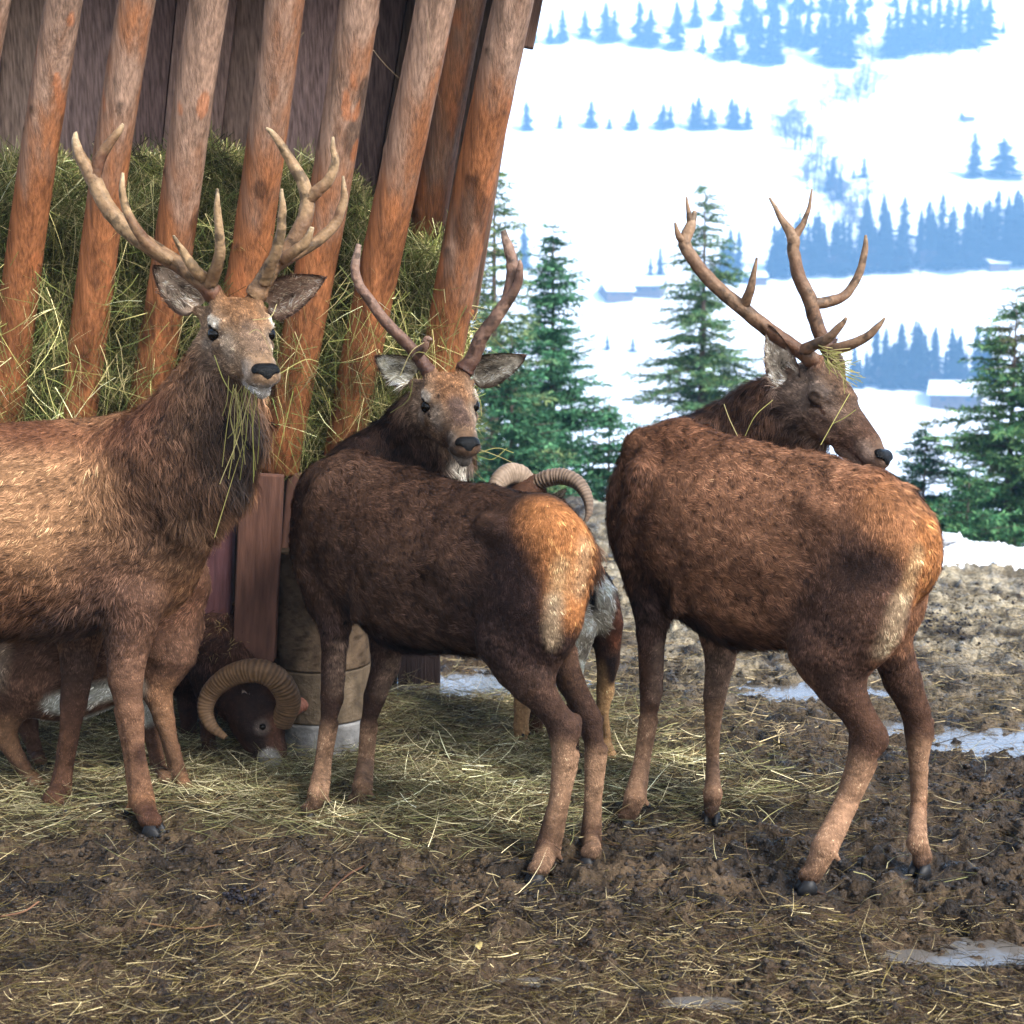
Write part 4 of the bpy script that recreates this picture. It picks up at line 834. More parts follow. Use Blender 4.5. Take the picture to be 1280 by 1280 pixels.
def leg(B, pts, hind=False, hoofdir=(0, -1), root=None, side=None, dark=None, hl=.0075, hoof_s=1.0):
    """pts px chain from the body to the hoof: (px,py,Y,rpx); last point = ground contact"""
    q = [(P(a, b, y), r * S(P(a, b, y))) for a, b, y, r in pts]
    hd = nrm(np.array([hoofdir[0], hoofdir[1], 0])); mu = [.95, .84, .76, .88, .72, .66, .80] if len(pts) > 7 else [.92, .76, .82, .72, .66, .78]; mu = (mu * 2)[:len(pts)]
    for i in range(len(pts) - 4, len(pts) - 2):                # sinew behind the cannon bone
        (a, ra), (b, rb) = q[i], q[i + 1]; B.cap(a - hd * ra * .55, b - hd * rb * .55, ra * .42, rb * .42, k=.004, hl=hl, flow=[0, 0, -1])
    for i, ((a, ra), (b, rb)) in enumerate(zip(q[:-2], q[1:-1])):
        B.cap(a + hd * ra * (.12 if i > 2 else 0), b + hd * rb * (.12 if i > 2 else 0), ra * mu[i], rb * mu[i + 1], k=.03 if i == 0 else (.018 if i == 1 else .007), n=side, sq=(.8 if side is not None else 1), hl=(.013 if i == 0 else hl), flow=[0, 0, -1])
    fet, rf = q[-2]; rf *= .82; g, rg = q[-1]; ls = np.array([-hd[1], hd[0], 0]); u = hoof_s
    gz = float(yard(np.array(g[0]), np.array(g[1]), False)); top = np.array([g[0], g[1], gz + .045 * u])
    B.cap(fet, top - hd * .008 + [0, 0, .01], rf, rf * .80, k=.008, hl=.010, flow=[0, 0, -1])
    B.cap(top + [0, 0, .01], top + hd * .010 + [0, 0, .004], .021 * u, .023 * u, k=.008, hl=.010, flow=[0, 0, -1])
    for sg in (-1, 1):
        B.cap(fet - hd * rf * .8 + ls * sg * rf * .45 - [0, 0, .012], fet - hd * rf * 1.1 + ls * sg * rf * .5 - [0, 0, .03 * u], .007 * u, .008 * u, k=.006, hl=.003)
        cz = np.array([g[0], g[1], gz]) + hd * .012 * u + ls * sg * .0155 * u
        pts_ = []; rows = [(0, -.034, .036, .016), (.018, -.030, .030, .0155), (.045, -.020, .012, .013)]
        V = []; 
        for z, x0, x1, wv in rows:
            for a in np.linspace(0, 2 * math.pi, 16, endpoint=False):
                x = (x0 + x1) / 2 + (x1 - x0) / 2 * math.cos(a); wl = wv * (1 - .35 * (math.cos(a) > 0) * math.cos(a) ** 2)
                V.append(cz + (hd * x + ls * (math.sin(a) * wl + sg * .001) + np.array([0, 0, z - .004])) * u)
        i = np.arange(2)[:, None] * 16; j = np.arange(16)[None]; k = (j + 1) % 16; Fq = np.stack([i + j, i + k, i + k + 16, i + j + 16], -1).reshape(-1, 4)
        mesh('hoof', np.array(V), [Fq, np.arange(16)[::-1][None], (np.arange(16) + 32)[None]], M_hoof, root)
        dv, df = uvball(fet - hd * rf * 1.12 + ls * sg * rf * .55 - [0, 0, .032 * u], .0085 * u, 12, 8); mesh('dewclaw', dv, df, M_hoof, root)
    return q
C_face = dict(face=lin(160, 134, 114), crown=lin(142, 98, 68), bridge=lin(116, 90, 78), pale=lin(222, 204, 186), muz=lin(200, 180, 164), lip=lin(240, 234, 228))
# ------------------------------------------------------------------ middle stag
def Yl(px, a, Ya, b, Yb): return Ya + (Yb - Ya) * (px - a) / (b - a)
org, crm, leg_c, leg_l = lin(204, 128, 66), lin(206, 172, 136), lin(86, 62, 52), lin(192, 146, 112)
def stag_m():
    ANT[:] = [lin(96, 66, 54), lin(158, 124, 104), lin(178, 150, 132)]
    Fv = nrm([-.794, .608, 0]); lat = np.array([.608, .794, 0]); yy = lambda px: Yl(px, 430, 4.90, 690, 4.37)
    root = empty('red_deer', (P(560, 700, 4.65)[0], 4.65, 0), 'dark brown young stag between the other two, looking back at the camera over its back', 'deer', 'red deer stags at the feeder')
    B = Beast(); B.base = lin(98, 70, 55); B.ear_cols = []
    tk = dict(n=lat, sq=.74, k=.05, hl=.022, flow=-Fv + np.array([0, 0, -.55]))
    B.chain([(432, 650, yy(440), 76), (470, 678, yy(470), 96), (520, 704, yy(520), 106), (600, 716, yy(600), 100), (655, 712, yy(655), 86), (688, 704, yy(690), 62)], **tk)
    B.chain([(405, 606, yy(425), 26), (440, 600, yy(440), 31), (520, 624, yy(520), 29), (610, 642, yy(610), 30), (680, 654, yy(680), 30), (710, 678, yy(712), 24)], k=.05, hl=.027, flow=-Fv + np.array([0, 0, .15]))
    B.chain([(398, 690, yy(430), 40), (412, 745, yy(425), 36)], **tk)                 # brisket
    # rump and thighs
    hipL = lambda x, y, r, dy=0: (x, y, yy(x) - .07 + dy, r)
    B.chain([(672, 690, yy(672) - .07, 70), (665, 760, yy(665) - .09, 68), (655, 820, yy(655) - .09, 50)], n=lat, sq=.62, k=.05, hl=.014, flow=[.1, 0, -1])
    B.chain([(704, 692, yy(700) + .10, 38), (704, 745, yy(700) + .12, 30), (694, 800, yy(690) + .11, 25)], n=lat, sq=.8, k=.04, hl=.015, flow=[.1, 0, -1])
    near = lambda x, y, off: P(x, y, yy(x)) - lat * off
    B.cap(near(585, 735, .275), near(570, 770, .275), .10, k=.05, sub=True); B.cap(near(470, 740, .30), near(480, 660, .30), .10, k=.05, sub=True)
    B.cap(near(432, 610, .10), near(412, 705, .10), .058, .050, k=.04, n=Fv, sq=.8, hl=.022, flow=[0, 0, -1]); B.cap(near(640, 650, .135), near(655, 655, .135), .030, k=.05, hl=.016, flow=-Fv)
    for x in (500, 526, 552): B.cap(near(x, 660, .155), near(x - 14, 760, .160), .018, k=.03, hl=.016, flow=[.5, -.4, -.6])
    # legs
    Yh, Yr = 4.275, 4.40
    leg(B, [(640, 800, yy(650) - .10, 52), (662, 850, 4.30, 34), (690, 888, 4.30, 25), (707, 912, 4.30, 24), (706, 945, 4.29, 20), (698, 1000, 4.28, 15.5), (684, 1062, 4.275, 18), (673, 1104, GP(673, 1104)[1], 12)], root=root, hoofdir=(-.8, -.2), side=lat)
    B.chain([(706, 908, 4.32, 14), (719, 900, 4.33, 8)], k=.035, hl=.01, flow=[0, 0, -1])
    leg(B, [(692, 792, 4.55, 28), (712, 850, 4.52, 23), (736, 896, 4.48, 20), (744, 935, 4.47, 17), (740, 1000, 4.44, 13), (738, 1050, 4.42, 15), (738, 1084, GP(738, 1084)[1], 12)], root=root, hoofdir=(-.8, .3), side=lat)
    B.chain([(740, 908, 4.50, 11), (748, 900, 4.51, 7)], k=.03, hl=.01, flow=[0, 0, -1])
    YF, YFR = GP(390, 1026)[1], GP(447, 1015)[1]
    leg(B, [(418, 740, 4.84, 40), (418, 800, 4.83, 23), (415, 872, 4.83, 19), (410, 905, 4.83, 14), (403, 950, 4.83, 12.5), (397, 992, YF, 15), (389, 1026, YF, 12)], root=root, hoofdir=(-.85, -.3), side=lat)
    leg(B, [(486, 770, 5.02, 36), (482, 830, 5.0, 24), (468, 872, 4.98, 18), (460, 905, 4.97, 13), (456, 950, 4.96, 12), (452, 985, YFR, 14.5), (446, 1015, YFR, 12)], root=root, hoofdir=(-.9, -.2), side=lat)
    # neck turned back
    nk = dict(k=.05, hl=.04, flow=[0, 0, -1], n=nrm([.3, .9, 0]), sq=.85)
    B.chain([(436, 640, 4.95, 62), (462, 600, 5.06, 54), (500, 570, 5.08, 48), (528, 535, 5.02, 42), (545, 512, 4.95, 32)], **nk)
    B.chain([(500, 600, 5.05, 40), (555, 580, 4.99, 30), (566, 555, 4.93, 24)], **nk)
    B.chain([(741, 690, yy(735) + .05, 9), (743, 720, yy(735) + .05, 7)], k=.02, hl=.05, flow=[0, 0, -1])
    o = P(562, 507, 4.84); T, D = deer_head(B, root, o, [.11, -.86, -.49], 1.10, nose_px=(585, 560), cols=dict(C_face, face=lin(180, 142, 112), crown=lin(146, 102, 68), lip=lin(232, 222, 212)))
    # paint
    s = B.pp
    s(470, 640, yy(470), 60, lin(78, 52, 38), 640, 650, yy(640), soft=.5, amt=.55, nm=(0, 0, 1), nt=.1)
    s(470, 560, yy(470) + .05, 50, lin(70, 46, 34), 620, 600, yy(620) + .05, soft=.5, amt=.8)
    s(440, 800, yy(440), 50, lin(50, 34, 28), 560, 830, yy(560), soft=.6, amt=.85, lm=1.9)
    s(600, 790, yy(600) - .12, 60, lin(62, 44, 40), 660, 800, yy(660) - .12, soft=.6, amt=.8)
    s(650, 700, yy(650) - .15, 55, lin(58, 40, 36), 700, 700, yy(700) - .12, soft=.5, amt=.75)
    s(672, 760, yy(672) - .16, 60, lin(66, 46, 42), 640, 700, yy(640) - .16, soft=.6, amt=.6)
    s(676, 640, yy(710), 34, org, 716, 700, yy(725), soft=.7, amt=.9)
    s(722, 650, yy(730) + .05, 34, org, 718, 752, yy(730) + .05, soft=.5)
    s(702, 704, yy(705), 11, lin(208, 158, 108), 695, 752, yy(700), soft=.8, amt=.9)
    s(692, 752, yy(695), 10, crm, 690, 800, yy(700), soft=.8, amt=.9)
    s(736, 680, yy(730), 14, lin(222, 176, 130), 728, 735, soft=.8, amt=.6)
    for x, y, x2, y2, Y in ((415, 800, 405, 900, 4.83), (480, 830, 462, 900, 4.98), (690, 900, 700, 950, 4.29), (740, 900, 742, 960, 4.47)): s(x, y, Y, 42, leg_c, x2, y2, soft=.35, amt=.8)
    for x, y, x2, y2, Y in ((404, 940, 395, 990, 4.83), (456, 940, 452, 990, 4.96), (700, 960, 682, 1070, 4.28), (742, 970, 738, 1060, 4.43)): s(x, y, Y, 34, leg_l, x2, y2, soft=.45, amt=.9)
    for x, y, Y in ((388, 1030, 4.84), (446, 1018, 4.93), (672, 1110, 4.26), (738, 1090, 4.38)): s(x, y - 8, Y, 24, lin(62, 46, 40), soft=.6, amt=.85)
    s(424, 810, 4.82, 12, lin(176, 140, 116), 422, 860, soft=.7, amt=.5); s(494, 835, 4.95, 14, lin(176, 140, 116), 480, 862, soft=.7, amt=.6)
    s(450, 600, 5.05, 66, lin(52, 36, 30), 520, 560, 5.08, soft=.4, amt=.85, sn=False); s(578, 588, 4.88, 20, lin(220, 205, 190), 590, 600, soft=.5, amt=.9, sn=False)
    ci, co, cr = lin(206, 190, 178), lin(120, 88, 70), lin(74, 50, 40)
    eb = T(-.125, -.085, .05); ear_sheet(B, eb, P(469, 446, 4.90), (-.3, -.9, -.1), .058, ci, co, cr)
    eb = T(-.125, .085, .05); ear_sheet(B, eb, P(657, 445, 4.90), (.15, -.95, -.2), .058, lin(200, 184, 172), co, cr)
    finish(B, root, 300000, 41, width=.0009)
    bl, br_ = T(-.060, -.050, .086), T(-.060, .050, .086)
    antler(root, [[(524, 448, 0, 9), (512, 433, -.01, 8.5), (484, 404, -.02, 8), (462, 375, -.02, 7.5), (447, 352, -.01, 7), (444, 330, 0, 6.5), (449, 306, .01, 4)], [(520, 445, -.01, 8), (530, 434, -.04, 6), (533, 424, -.05, 4.5), (538, 425, -.05, 3)]], bl)
    antler(root, [[(592, 446, 0, 11), (603, 420, -.01, 10), (622, 394, -.02, 9.5), (635, 372, -.02, 9), (641, 340, -.01, 9.5), (636, 310, 0, 7.5), (629, 288, .01, 4)], [(628, 384, -.02, 8), (645, 360, -.04, 7), (650, 336, -.05, 5), (650, 326, -.05, 2)]], br_)
    return B
# ------------------------------------------------------------------ right stag
def stag_r():
    ANT[:] = [lin(112, 78, 56), lin(172, 138, 108), lin(190, 160, 130)]
    Fv = nrm([-.707, .707, 0]); lat = np.array([.707, .707, 0]); yy = lambda px: Yl(px, 835, 4.80, 1090, 4.30)
    root = empty('red_deer', (P(960, 700, 4.55)[0], 4.55, 0), 'reddish brown stag on the right with eyes closed and head turned to the right', 'deer', 'red deer stags at the feeder')
    B = Beast(); B.base = lin(160, 108, 76); B.ear_cols = []
    tk = dict(n=lat, sq=.74, k=.05, hl=.021, flow=-Fv + np.array([0, 0, -.6]))
    B.chain([(836, 640, yy(836), 84), (880, 664, yy(880), 110), (930, 686, yy(930), 120), (1000, 694, yy(1000), 115), (1062, 688, yy(1062), 98), (1108, 688, yy(1100), 72)], **tk)
    B.chain([(808, 564, yy(820), 30), (850, 560, yy(850), 33), (930, 590, yy(930), 35), (1020, 604, yy(1020), 33), (1092, 626, yy(1092), 33), (1134, 660, yy(1128), 30)], k=.05, hl=.026, flow=-Fv + np.array([0, 0, .1]))
    B.chain([(798, 670, yy(836), 40), (812, 730, yy(826), 34)], **tk)
    B.chain([(1080, 690, yy(1080) - .08, 78), (1065, 760, yy(1065) - .11, 70), (1040, 815, yy(1040) - .11, 54)], n=lat, sq=.62, k=.05, hl=.014, flow=[.1, 0, -1])
    B.chain([(1128, 698, yy(1110) + .10, 46), (1120, 755, yy(1110) + .12, 34), (1108, 805, yy(1100) + .12, 28)], n=lat, sq=.8, k=.04, hl=.015, flow=[.1, 0, -1])
    near = lambda x, y, off: P(x, y, yy(x)) - lat * off
    B.cap(near(985, 740, .315), near(975, 780, .315), .11, k=.05, sub=True); B.cap(near(880, 740, .335), near(885, 650, .335), .11, k=.05, sub=True)
    B.cap(near(836, 590, .13), near(818, 690, .12), .062, .052, k=.04, n=Fv, sq=.8, hl=.022, flow=[0, 0, -1]); B.cap(near(1050, 630, .15), near(1066, 636, .15), .032, k=.05, hl=.016, flow=-Fv)
    for x in (905, 932, 960): B.cap(near(x, 640, .185), near(x - 14, 750, .190), .018, k=.03, hl=.016, flow=[.5, -.4, -.6])
    YH, YR = GP(1012, 1112)[1], GP(1152, 1092)[1]
    leg(B, [(1035, 810, yy(1040) - .13, 56), (1050, 855, 4.26, 37), (1074, 895, 4.26, 28), (1088, 922, 4.26, 27), (1076, 955, 4.25, 22), (1056, 1005, 4.24, 18), (1030, 1062, YH, 19), (1012, 1112, YH, 14)], root=root, hoofdir=(-.85, -.1), side=lat)
    B.chain([(1084, 926, 4.28, 15), (1098, 918, 4.29, 9)], k=.035, hl=.01, flow=[0, 0, -1])
    leg(B, [(1110, 800, 4.42, 31), (1128, 850, 4.42, 28), (1144, 888, 4.42, 25), (1150, 915, 4.42, 21), (1149, 960, 4.40, 15.5), (1148, 1010, 4.38, 13.5), (1147, 1055, YR, 16), (1152, 1092, YR, 13)], root=root, hoofdir=(-.6, -.5), side=lat)
    B.chain([(1150, 908, 4.44, 12), (1159, 903, 4.45, 8)], k=.03, hl=.01, flow=[0, 0, -1])
    YF, YFR = GP(785, 1035)[1], GP(888, 1028)[1]
    leg(B, [(818, 730, 4.74, 44), (814, 790, 4.73, 25), (814, 862, 4.73, 19), (810, 900, 4.73, 15), (802, 950, 4.73, 13), (794, 996, YF, 16.5), (784, 1036, YF, 12)], root=root, hoofdir=(-.75, -.45), side=lat)
    leg(B, [(900, 775, 4.90, 38), (900, 825, 4.88, 25), (893, 872, 4.86, 18), (891, 905, 4.85, 14.5), (891, 950, 4.84, 12.5), (891, 992, YFR, 15), (889, 1026, YFR, 12)], root=root, hoofdir=(-.2, -.9), side=lat)
    nk = dict(k=.05, hl=.042, flow=[-.3, 0, -1], n=nrm([.1, 1, 0]), sq=.85)
    B.chain([(842, 620, 4.86, 76), (872, 590, 5.0, 66), (915, 560, 5.04, 56), (955, 530, 4.97, 50), (985, 505, 4.90, 42)], **nk)
    B.chain([(930, 600, 5.02, 40), (985, 560, 4.93, 40), (1010, 535, 4.86, 32)], **nk)
    B.chain([(1134, 622, yy(1120) + .02, 10), (1144, 632, yy(1126), 7)], k=.03, hl=.034, flow=[.8, -.3, .15])
    o = P(1036, 500, 4.80); T, D = deer_head(B, root, o, [.66, -.36, -.66], 1.10, roll=-.10, nose_px=(1106, 576), cols=dict(face=lin(152, 126, 110), crown=lin(130, 98, 76), bridge=lin(112, 90, 78), pale=lin(176, 150, 134), muz=lin(200, 178, 164), lip=lin(180, 160, 146)), eye_open=(0, 0))
    s = B.pp
    s(840, 530, yy(840), 50, lin(112, 70, 46), 1060, 565, yy(1060), soft=.7, amt=.7)
    s(775, 600, yy(836), 46, lin(84, 54, 40), 790, 740, yy(830), soft=.6, amt=.7)
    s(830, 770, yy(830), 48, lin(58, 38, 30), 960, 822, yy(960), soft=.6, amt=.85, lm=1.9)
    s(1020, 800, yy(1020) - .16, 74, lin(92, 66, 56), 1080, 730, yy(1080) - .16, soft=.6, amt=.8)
    s(1112, 698, yy(1095) - .14, 26, lin(60, 44, 40), 1070, 720, soft=.8, amt=.75)
    s(1118, 628, yy(1110), 40, lin(196, 130, 78), 1158, 672, yy(1140), soft=.5)
    s(1090, 600, yy(1090), 40, lin(176, 112, 70), 1120, 640, yy(1100), soft=.7, amt=.55)
    s(1168, 665, yy(1130), 26, org, 1160, 745, yy(1125), soft=.4)
    s(1150, 690, yy(1120), 10, lin(208, 158, 108), 1130, 752, yy(1110), soft=.8, amt=.9)
    s(1128, 752, yy(1110), 13, crm, 1106, 815, yy(1100), soft=.8, amt=.9)
    for x, y, x2, y2, Y in ((814, 790, 812, 880, 4.73), (1060, 870, 1085, 930, 4.26), (1136, 860, 1150, 930, 4.42)): s(x, y, Y, 46, leg_c, x2, y2, soft=.35, amt=.8)
    s(898, 840, 4.87, 34, lin(150, 122, 104), 892, 880, soft=.5, amt=.8)
    for x, y, x2, y2, Y in ((806, 930, 792, 1000, 4.73), (891, 920, 891, 1000, 4.84), (1066, 980, 1026, 1075, 4.24), (1149, 960, 1147, 1060, 4.38)): s(x, y, Y, 36, lin(194, 146, 112), x2, y2, soft=.45, amt=.95)
    for x, y, Y in ((783, 1040, YF), (889, 1030, YFR), (1010, 1118, YH), (1152, 1095, YR)): s(x, y - 8, Y, 24, lin(62, 46, 40), soft=.6, amt=.85)
    s(828, 810, 4.71, 11, lin(176, 142, 122), 822, 870, soft=.7, amt=.5)
    s(860, 570, 5.0, 80, lin(62, 44, 36), 950, 540, 4.97, soft=.3, amt=.85, sn=False); s(1012, 503, 4.8, 2.6, lin(20, 14, 12), 1027, 511, soft=.4); s(1008, 494, 4.8, 5, lin(150, 122, 104), 1026, 500, soft=.7, amt=.6)
    eb = P(984, 486, 4.80); ear_sheet(B, eb, P(962, 407, 4.76), (-.35, -.9, .1), .052, lin(196, 182, 172), lin(112, 84, 72), lin(84, 60, 50))
    eb = T(-.12, .085, .045); ear_sheet(B, eb, eb + np.array([.07, .16, .1]), (.5, .3, .1), .046, lin(196, 182, 172), lin(112, 84, 72), lin(84, 60, 50))
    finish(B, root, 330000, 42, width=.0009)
    bl, br_ = T(-.060, -.050, .086), T(-.060, .050, .086)
    antler(root, [[(990, 432, 0, 10), (963, 414, .0, 10.5), (927, 385, -.01, 10), (894, 358, -.01, 9.5), (869, 328, 0, 9), (856, 304, .01, 9), (863, 284, .02, 8), (869, 264, .03, 3)],
                  [(930, 384, -.01, 8), (938, 360, -.05, 6), (946, 322, -.07, 1.5)], [(1004, 438, -.01, 9), (1034, 423, -.08, 7), (1050, 408, -.11, 5), (1058, 397, -.12, 2)],
                  [(858, 304, .01, 7), (849, 296, .0, 5), (844, 278, -.01, 1.5)], [(863, 284, .02, 6), (861, 266, .02, 3.5), (858, 246, .02, 1.2)]], bl)
    antler(root, [[(1030, 428, .02, 10), (1018, 396, .03, 10), (1012, 374, .03, 10), (999, 346, .04, 9), (992, 316, .05, 8.5), (991, 297, .05, 9), (978, 276, .06, 5), (962, 247, .07, 1.5)],
                  [(1014, 380, .03, 8), (1032, 378, .04, 8), (1055, 370, .05, 6.5), (1073, 344, .06, 5.5), (1081, 312, .06, 4.5), (1082, 294, .06, 1.8)], [(1034, 440, .02, 9), (1052, 434, -.03, 8), (1080, 423, -.07, 6.5), (1096, 409, -.09, 4.5), (1106, 397, -.1, 1.5)],
                  [(991, 298, .05, 7), (1004, 280, .05, 4.5), (1012, 256, .05, 2.5), (1015, 236, .05, 1.2)]], br_)
    return B
# ------------------------------------------------------------------ left stag
def stag_l():
    ANT[:] = [lin(110, 72, 50), lin(190, 156, 116), lin(216, 190, 150)]
    Fv = nrm([.97, .16, 0]); lat = np.array([-.16, .97, 0]); yy = lambda px: Yl(px, 165, 4.78, -290, 4.62)
    root = empty('red_deer', (P(20, 700, 4.7)[0], 4.72, 0), 'big golden brown stag with many tined antlers at the left, cut by the left border', 'deer', 'red deer stags at the feeder')
    B = Beast(); B.clump = .55; B.base = lin(176, 122, 82); B.ear_cols = []
    tk = dict(n=lat, sq=.72, k=.06, hl=.019, flow=-Fv + np.array([0, 0, -.7]))
    B.chain([(180, 612, yy(180), 86), (150, 644, yy(150), 116), (70, 664, yy(70), 132), (-60, 668, yy(-60), 132), (-200, 650, yy(-200), 126), (-300, 650, yy(-300), 100)], **tk)
    B.chain([(190, 560, yy(180), 36), (100, 572, yy(100), 38), (0, 580, yy(0), 38), (-200, 590, yy(-200), 38), (-330, 600, yy(-330), 36)], k=.06, hl=.024, flow=-Fv + np.array([0, 0, .1]))
    B.chain([(205, 660, yy(200), 54), (190, 722, yy(190), 50)], **dict(tk, hl=.026))
    leg(B, [(166, 745, 4.68, 48), (160, 800, 4.68, 36), (157, 850, 4.67, 26), (162, 888, 4.67, 22), (168, 940, 4.67, 16.5), (177, 1000, 4.67, 18.5), (189, 1044, GP(189, 1044)[1], 14)], root=root, hoofdir=(.85, -.3), side=lat, hoof_s=1.15)
    leg(B, [(100, 770, 4.92, 40), (98, 830, 4.92, 27), (92, 880, 4.91, 20), (86, 920, 4.9, 16), (80, 960, 4.9, 15), (74, 992, 4.88, 18), (68, 1018, GP(68, 1018)[1], 14)], root=root, hoofdir=(.75, -.5), side=lat, hoof_s=1.1)
    leg(B, [(-290, 740, 4.50, 80), (-300, 830, 4.5, 50), (-325, 900, 4.5, 30), (-340, 930, 4.5, 28), (-330, 1000, 4.5, 20), (-318, 1050, 4.5, 20), (-300, 1080, GP(-300, 1080)[1], 14)], root=root, hoofdir=(.9, -.1), side=lat)
    leg(B, [(-320, 740, 4.78, 70), (-330, 830, 4.78, 44), (-355, 890, 4.78, 27), (-365, 920, 4.78, 25), (-360, 980, 4.78, 18), (-350, 1010, 4.78, 18), (-335, 1040, GP(-335, 1040)[1], 14)], root=root, hoofdir=(.9, -.1), side=lat)
    nk = dict(k=.06, hl=.036, flow=[.15, -.1, -1])
    B.chain([(180, 606, 4.74, 90), (222, 572, 4.66, 72), (256, 512, 4.62, 54), (280, 460, 4.60, 42), (290, 428, 4.58, 36)], **nk)
    B.chain([(292, 482, 4.55, 34), (294, 540, 4.54, 34), (276, 600, 4.58, 36), (248, 640, 4.62, 34)], k=.05, hl=.065, flow=[.12, -.15, -1])
    o = P(301, 417, 4.50); T, D = deer_head(B, root, o, [.27, -.84, -.46], 1.16, nose_px=(333, 470), cols=dict(C_face, face=lin(176, 138, 106), crown=lin(150, 104, 66), bridge=lin(134, 106, 90), pale=lin(232, 218, 200)))
    s = B.pp
    s(40, 620, yy(30) - .2, 110, lin(190, 138, 96), -60, 600, yy(-60) - .2, soft=.6, amt=.85)
    s(-60, 520, yy(0), 44, lin(140, 84, 56), 190, 520, yy(180), soft=.6, amt=.85)
    s(190, 555, 4.6, 60, lin(104, 72, 54), 215, 640, 4.55, soft=.7, amt=.75)
    s(250, 560, 4.5, 60, lin(96, 66, 48), 270, 600, 4.5, soft=.5, amt=.8)
    s(205, 640, 4.5, 50, lin(116, 86, 68), 165, 720, 4.5, soft=.8, amt=.7)
    s(235, 690, 4.5, 34, lin(176, 130, 96), 245, 660, 4.5, soft=.7, amt=.6)
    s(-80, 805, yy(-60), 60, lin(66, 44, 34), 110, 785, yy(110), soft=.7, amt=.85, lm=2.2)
    s(-20, 735, 4.5, 44, lin(96, 62, 42), 20, 745, 4.5, soft=.7, amt=.7)
    s(110, 720, 4.5, 40, lin(96, 66, 54), 140, 760, 4.5, soft=.8, amt=.6)
    s(165, 770, 4.65, 60, lin(124, 88, 70), 163, 830, 4.65, soft=.4, amt=.85)
    s(100, 790, 4.92, 50, lin(84, 62, 52), 92, 860, 4.9, soft=.4, amt=.9)
    s(165, 870, 4.66, 44, lin(150, 108, 84), 172, 950, 4.66, soft=.5, amt=.8); s(86, 900, 4.9, 34, lin(116, 80, 62), 78, 960, soft=.5, amt=.8)
    s(180, 940, 4.64, 12, lin(74, 50, 44), 190, 1010, soft=.6, amt=.8)
    s(186, 1020, 4.67, 28, lin(84, 56, 48), 190, 1050, soft=.5, amt=.8); s(72, 990, 4.88, 28, lin(74, 50, 42), 68, 1020, soft=.5, amt=.8)
    s(272, 480, 4.62, 46, lin(100, 76, 60), 290, 560, 4.5, soft=.5, amt=.9); s(306, 525, 4.46, 28, lin(50, 42, 40), 306, 600, 4.5, soft=.6, amt=.9)
    s(245, 480, 4.62, 40, lin(92, 68, 52), 235, 520, 4.6, soft=.6, amt=.8); s(262, 450, 4.55, 24, lin(140, 112, 92), soft=.6, amt=.6)
    B.p3(T(-.08, 0, -.02), T(.20, 0, -.05), .085 * 1.16, lin(176, 140, 108), soft=.3, amt=.4)
    ci, co, cr = lin(190, 172, 158), lin(124, 96, 80), lin(92, 68, 56)
    eb = T(-.115, -.082, .05); ear_sheet(B, eb, P(192, 333, 4.54), (-.3, -.92, .1), .068, ci, co, cr)
    eb = T(-.115, .082, .05); ear_sheet(B, eb, P(406, 347, 4.54), (.1, -.95, .0), .062, lin(180, 158, 142), co, cr)
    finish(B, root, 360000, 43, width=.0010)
    bl, br_ = T(-.060, -.050, .086), T(-.060, .050, .086)
    antler(root, [[(250, 352, 0, 12), (228, 334, .0, 12), (200, 317, .01, 12), (172, 298, .02, 12), (150, 279, .03, 12), (130, 252, .04, 11.5), (116, 222, .05, 11), (101, 196, .05, 8.5), (95, 178, .05, 6), (94, 165, .05, 2.5)],
                  [(118, 225, .05, 9), (124, 200, .05, 8.5), (138, 177, .05, 6.5), (148, 165, .05, 5), (154, 155, .05, 2)], [(215, 326, -.01, 9), (188, 308, -.04, 9), (172, 288, -.06, 7.5), (158, 262, -.07, 6), (153, 238, -.08, 5), (154, 216, -.08, 2)],
                  [(262, 358, -.01, 10), (272, 330, -.06, 8.5), (275, 300, -.09, 7), (272, 262, -.11, 5), (271, 236, -.12, 2)], [(256, 350, -.01, 9), (242, 335, -.06, 8), (229, 315, -.08, 5.5), (217, 294, -.1, 1.8)]], bl)
    antler(root, [[(330, 350, 0, 13), (341, 333, .0, 13), (360, 312, .01, 12), (376, 285, .02, 11.5), (384, 262, .03, 11), (382, 236, .03, 10), (368, 208, .03, 8), (351, 181, .02, 6), (341, 167, .02, 4.5), (333, 160, .02, 2)],
                  [(341, 333, 0, 11), (372, 316, .04, 8.5), (398, 300, .06, 8), (419, 280, .08, 7.5), (429, 252, .09, 6), (430, 235, .09, 4), (429, 220, .09, 1.5)],
                  [(384, 252, .03, 8), (396, 240, .02, 9), (410, 226, .02, 7.5), (419, 204, .02, 6), (416, 186, .02, 4), (416, 171, .02, 2)], [(352, 325, -.01, 9), (368, 314, -.03, 8), (382, 302, -.04, 7), (390, 284, -.05, 3)],
                  [(330, 352, -.02, 10), (340, 328, -.06, 8.5), (349, 300, -.09, 7.5), (353, 265, -.11, 6), (352, 236, -.12, 2)]], br_)
    return B


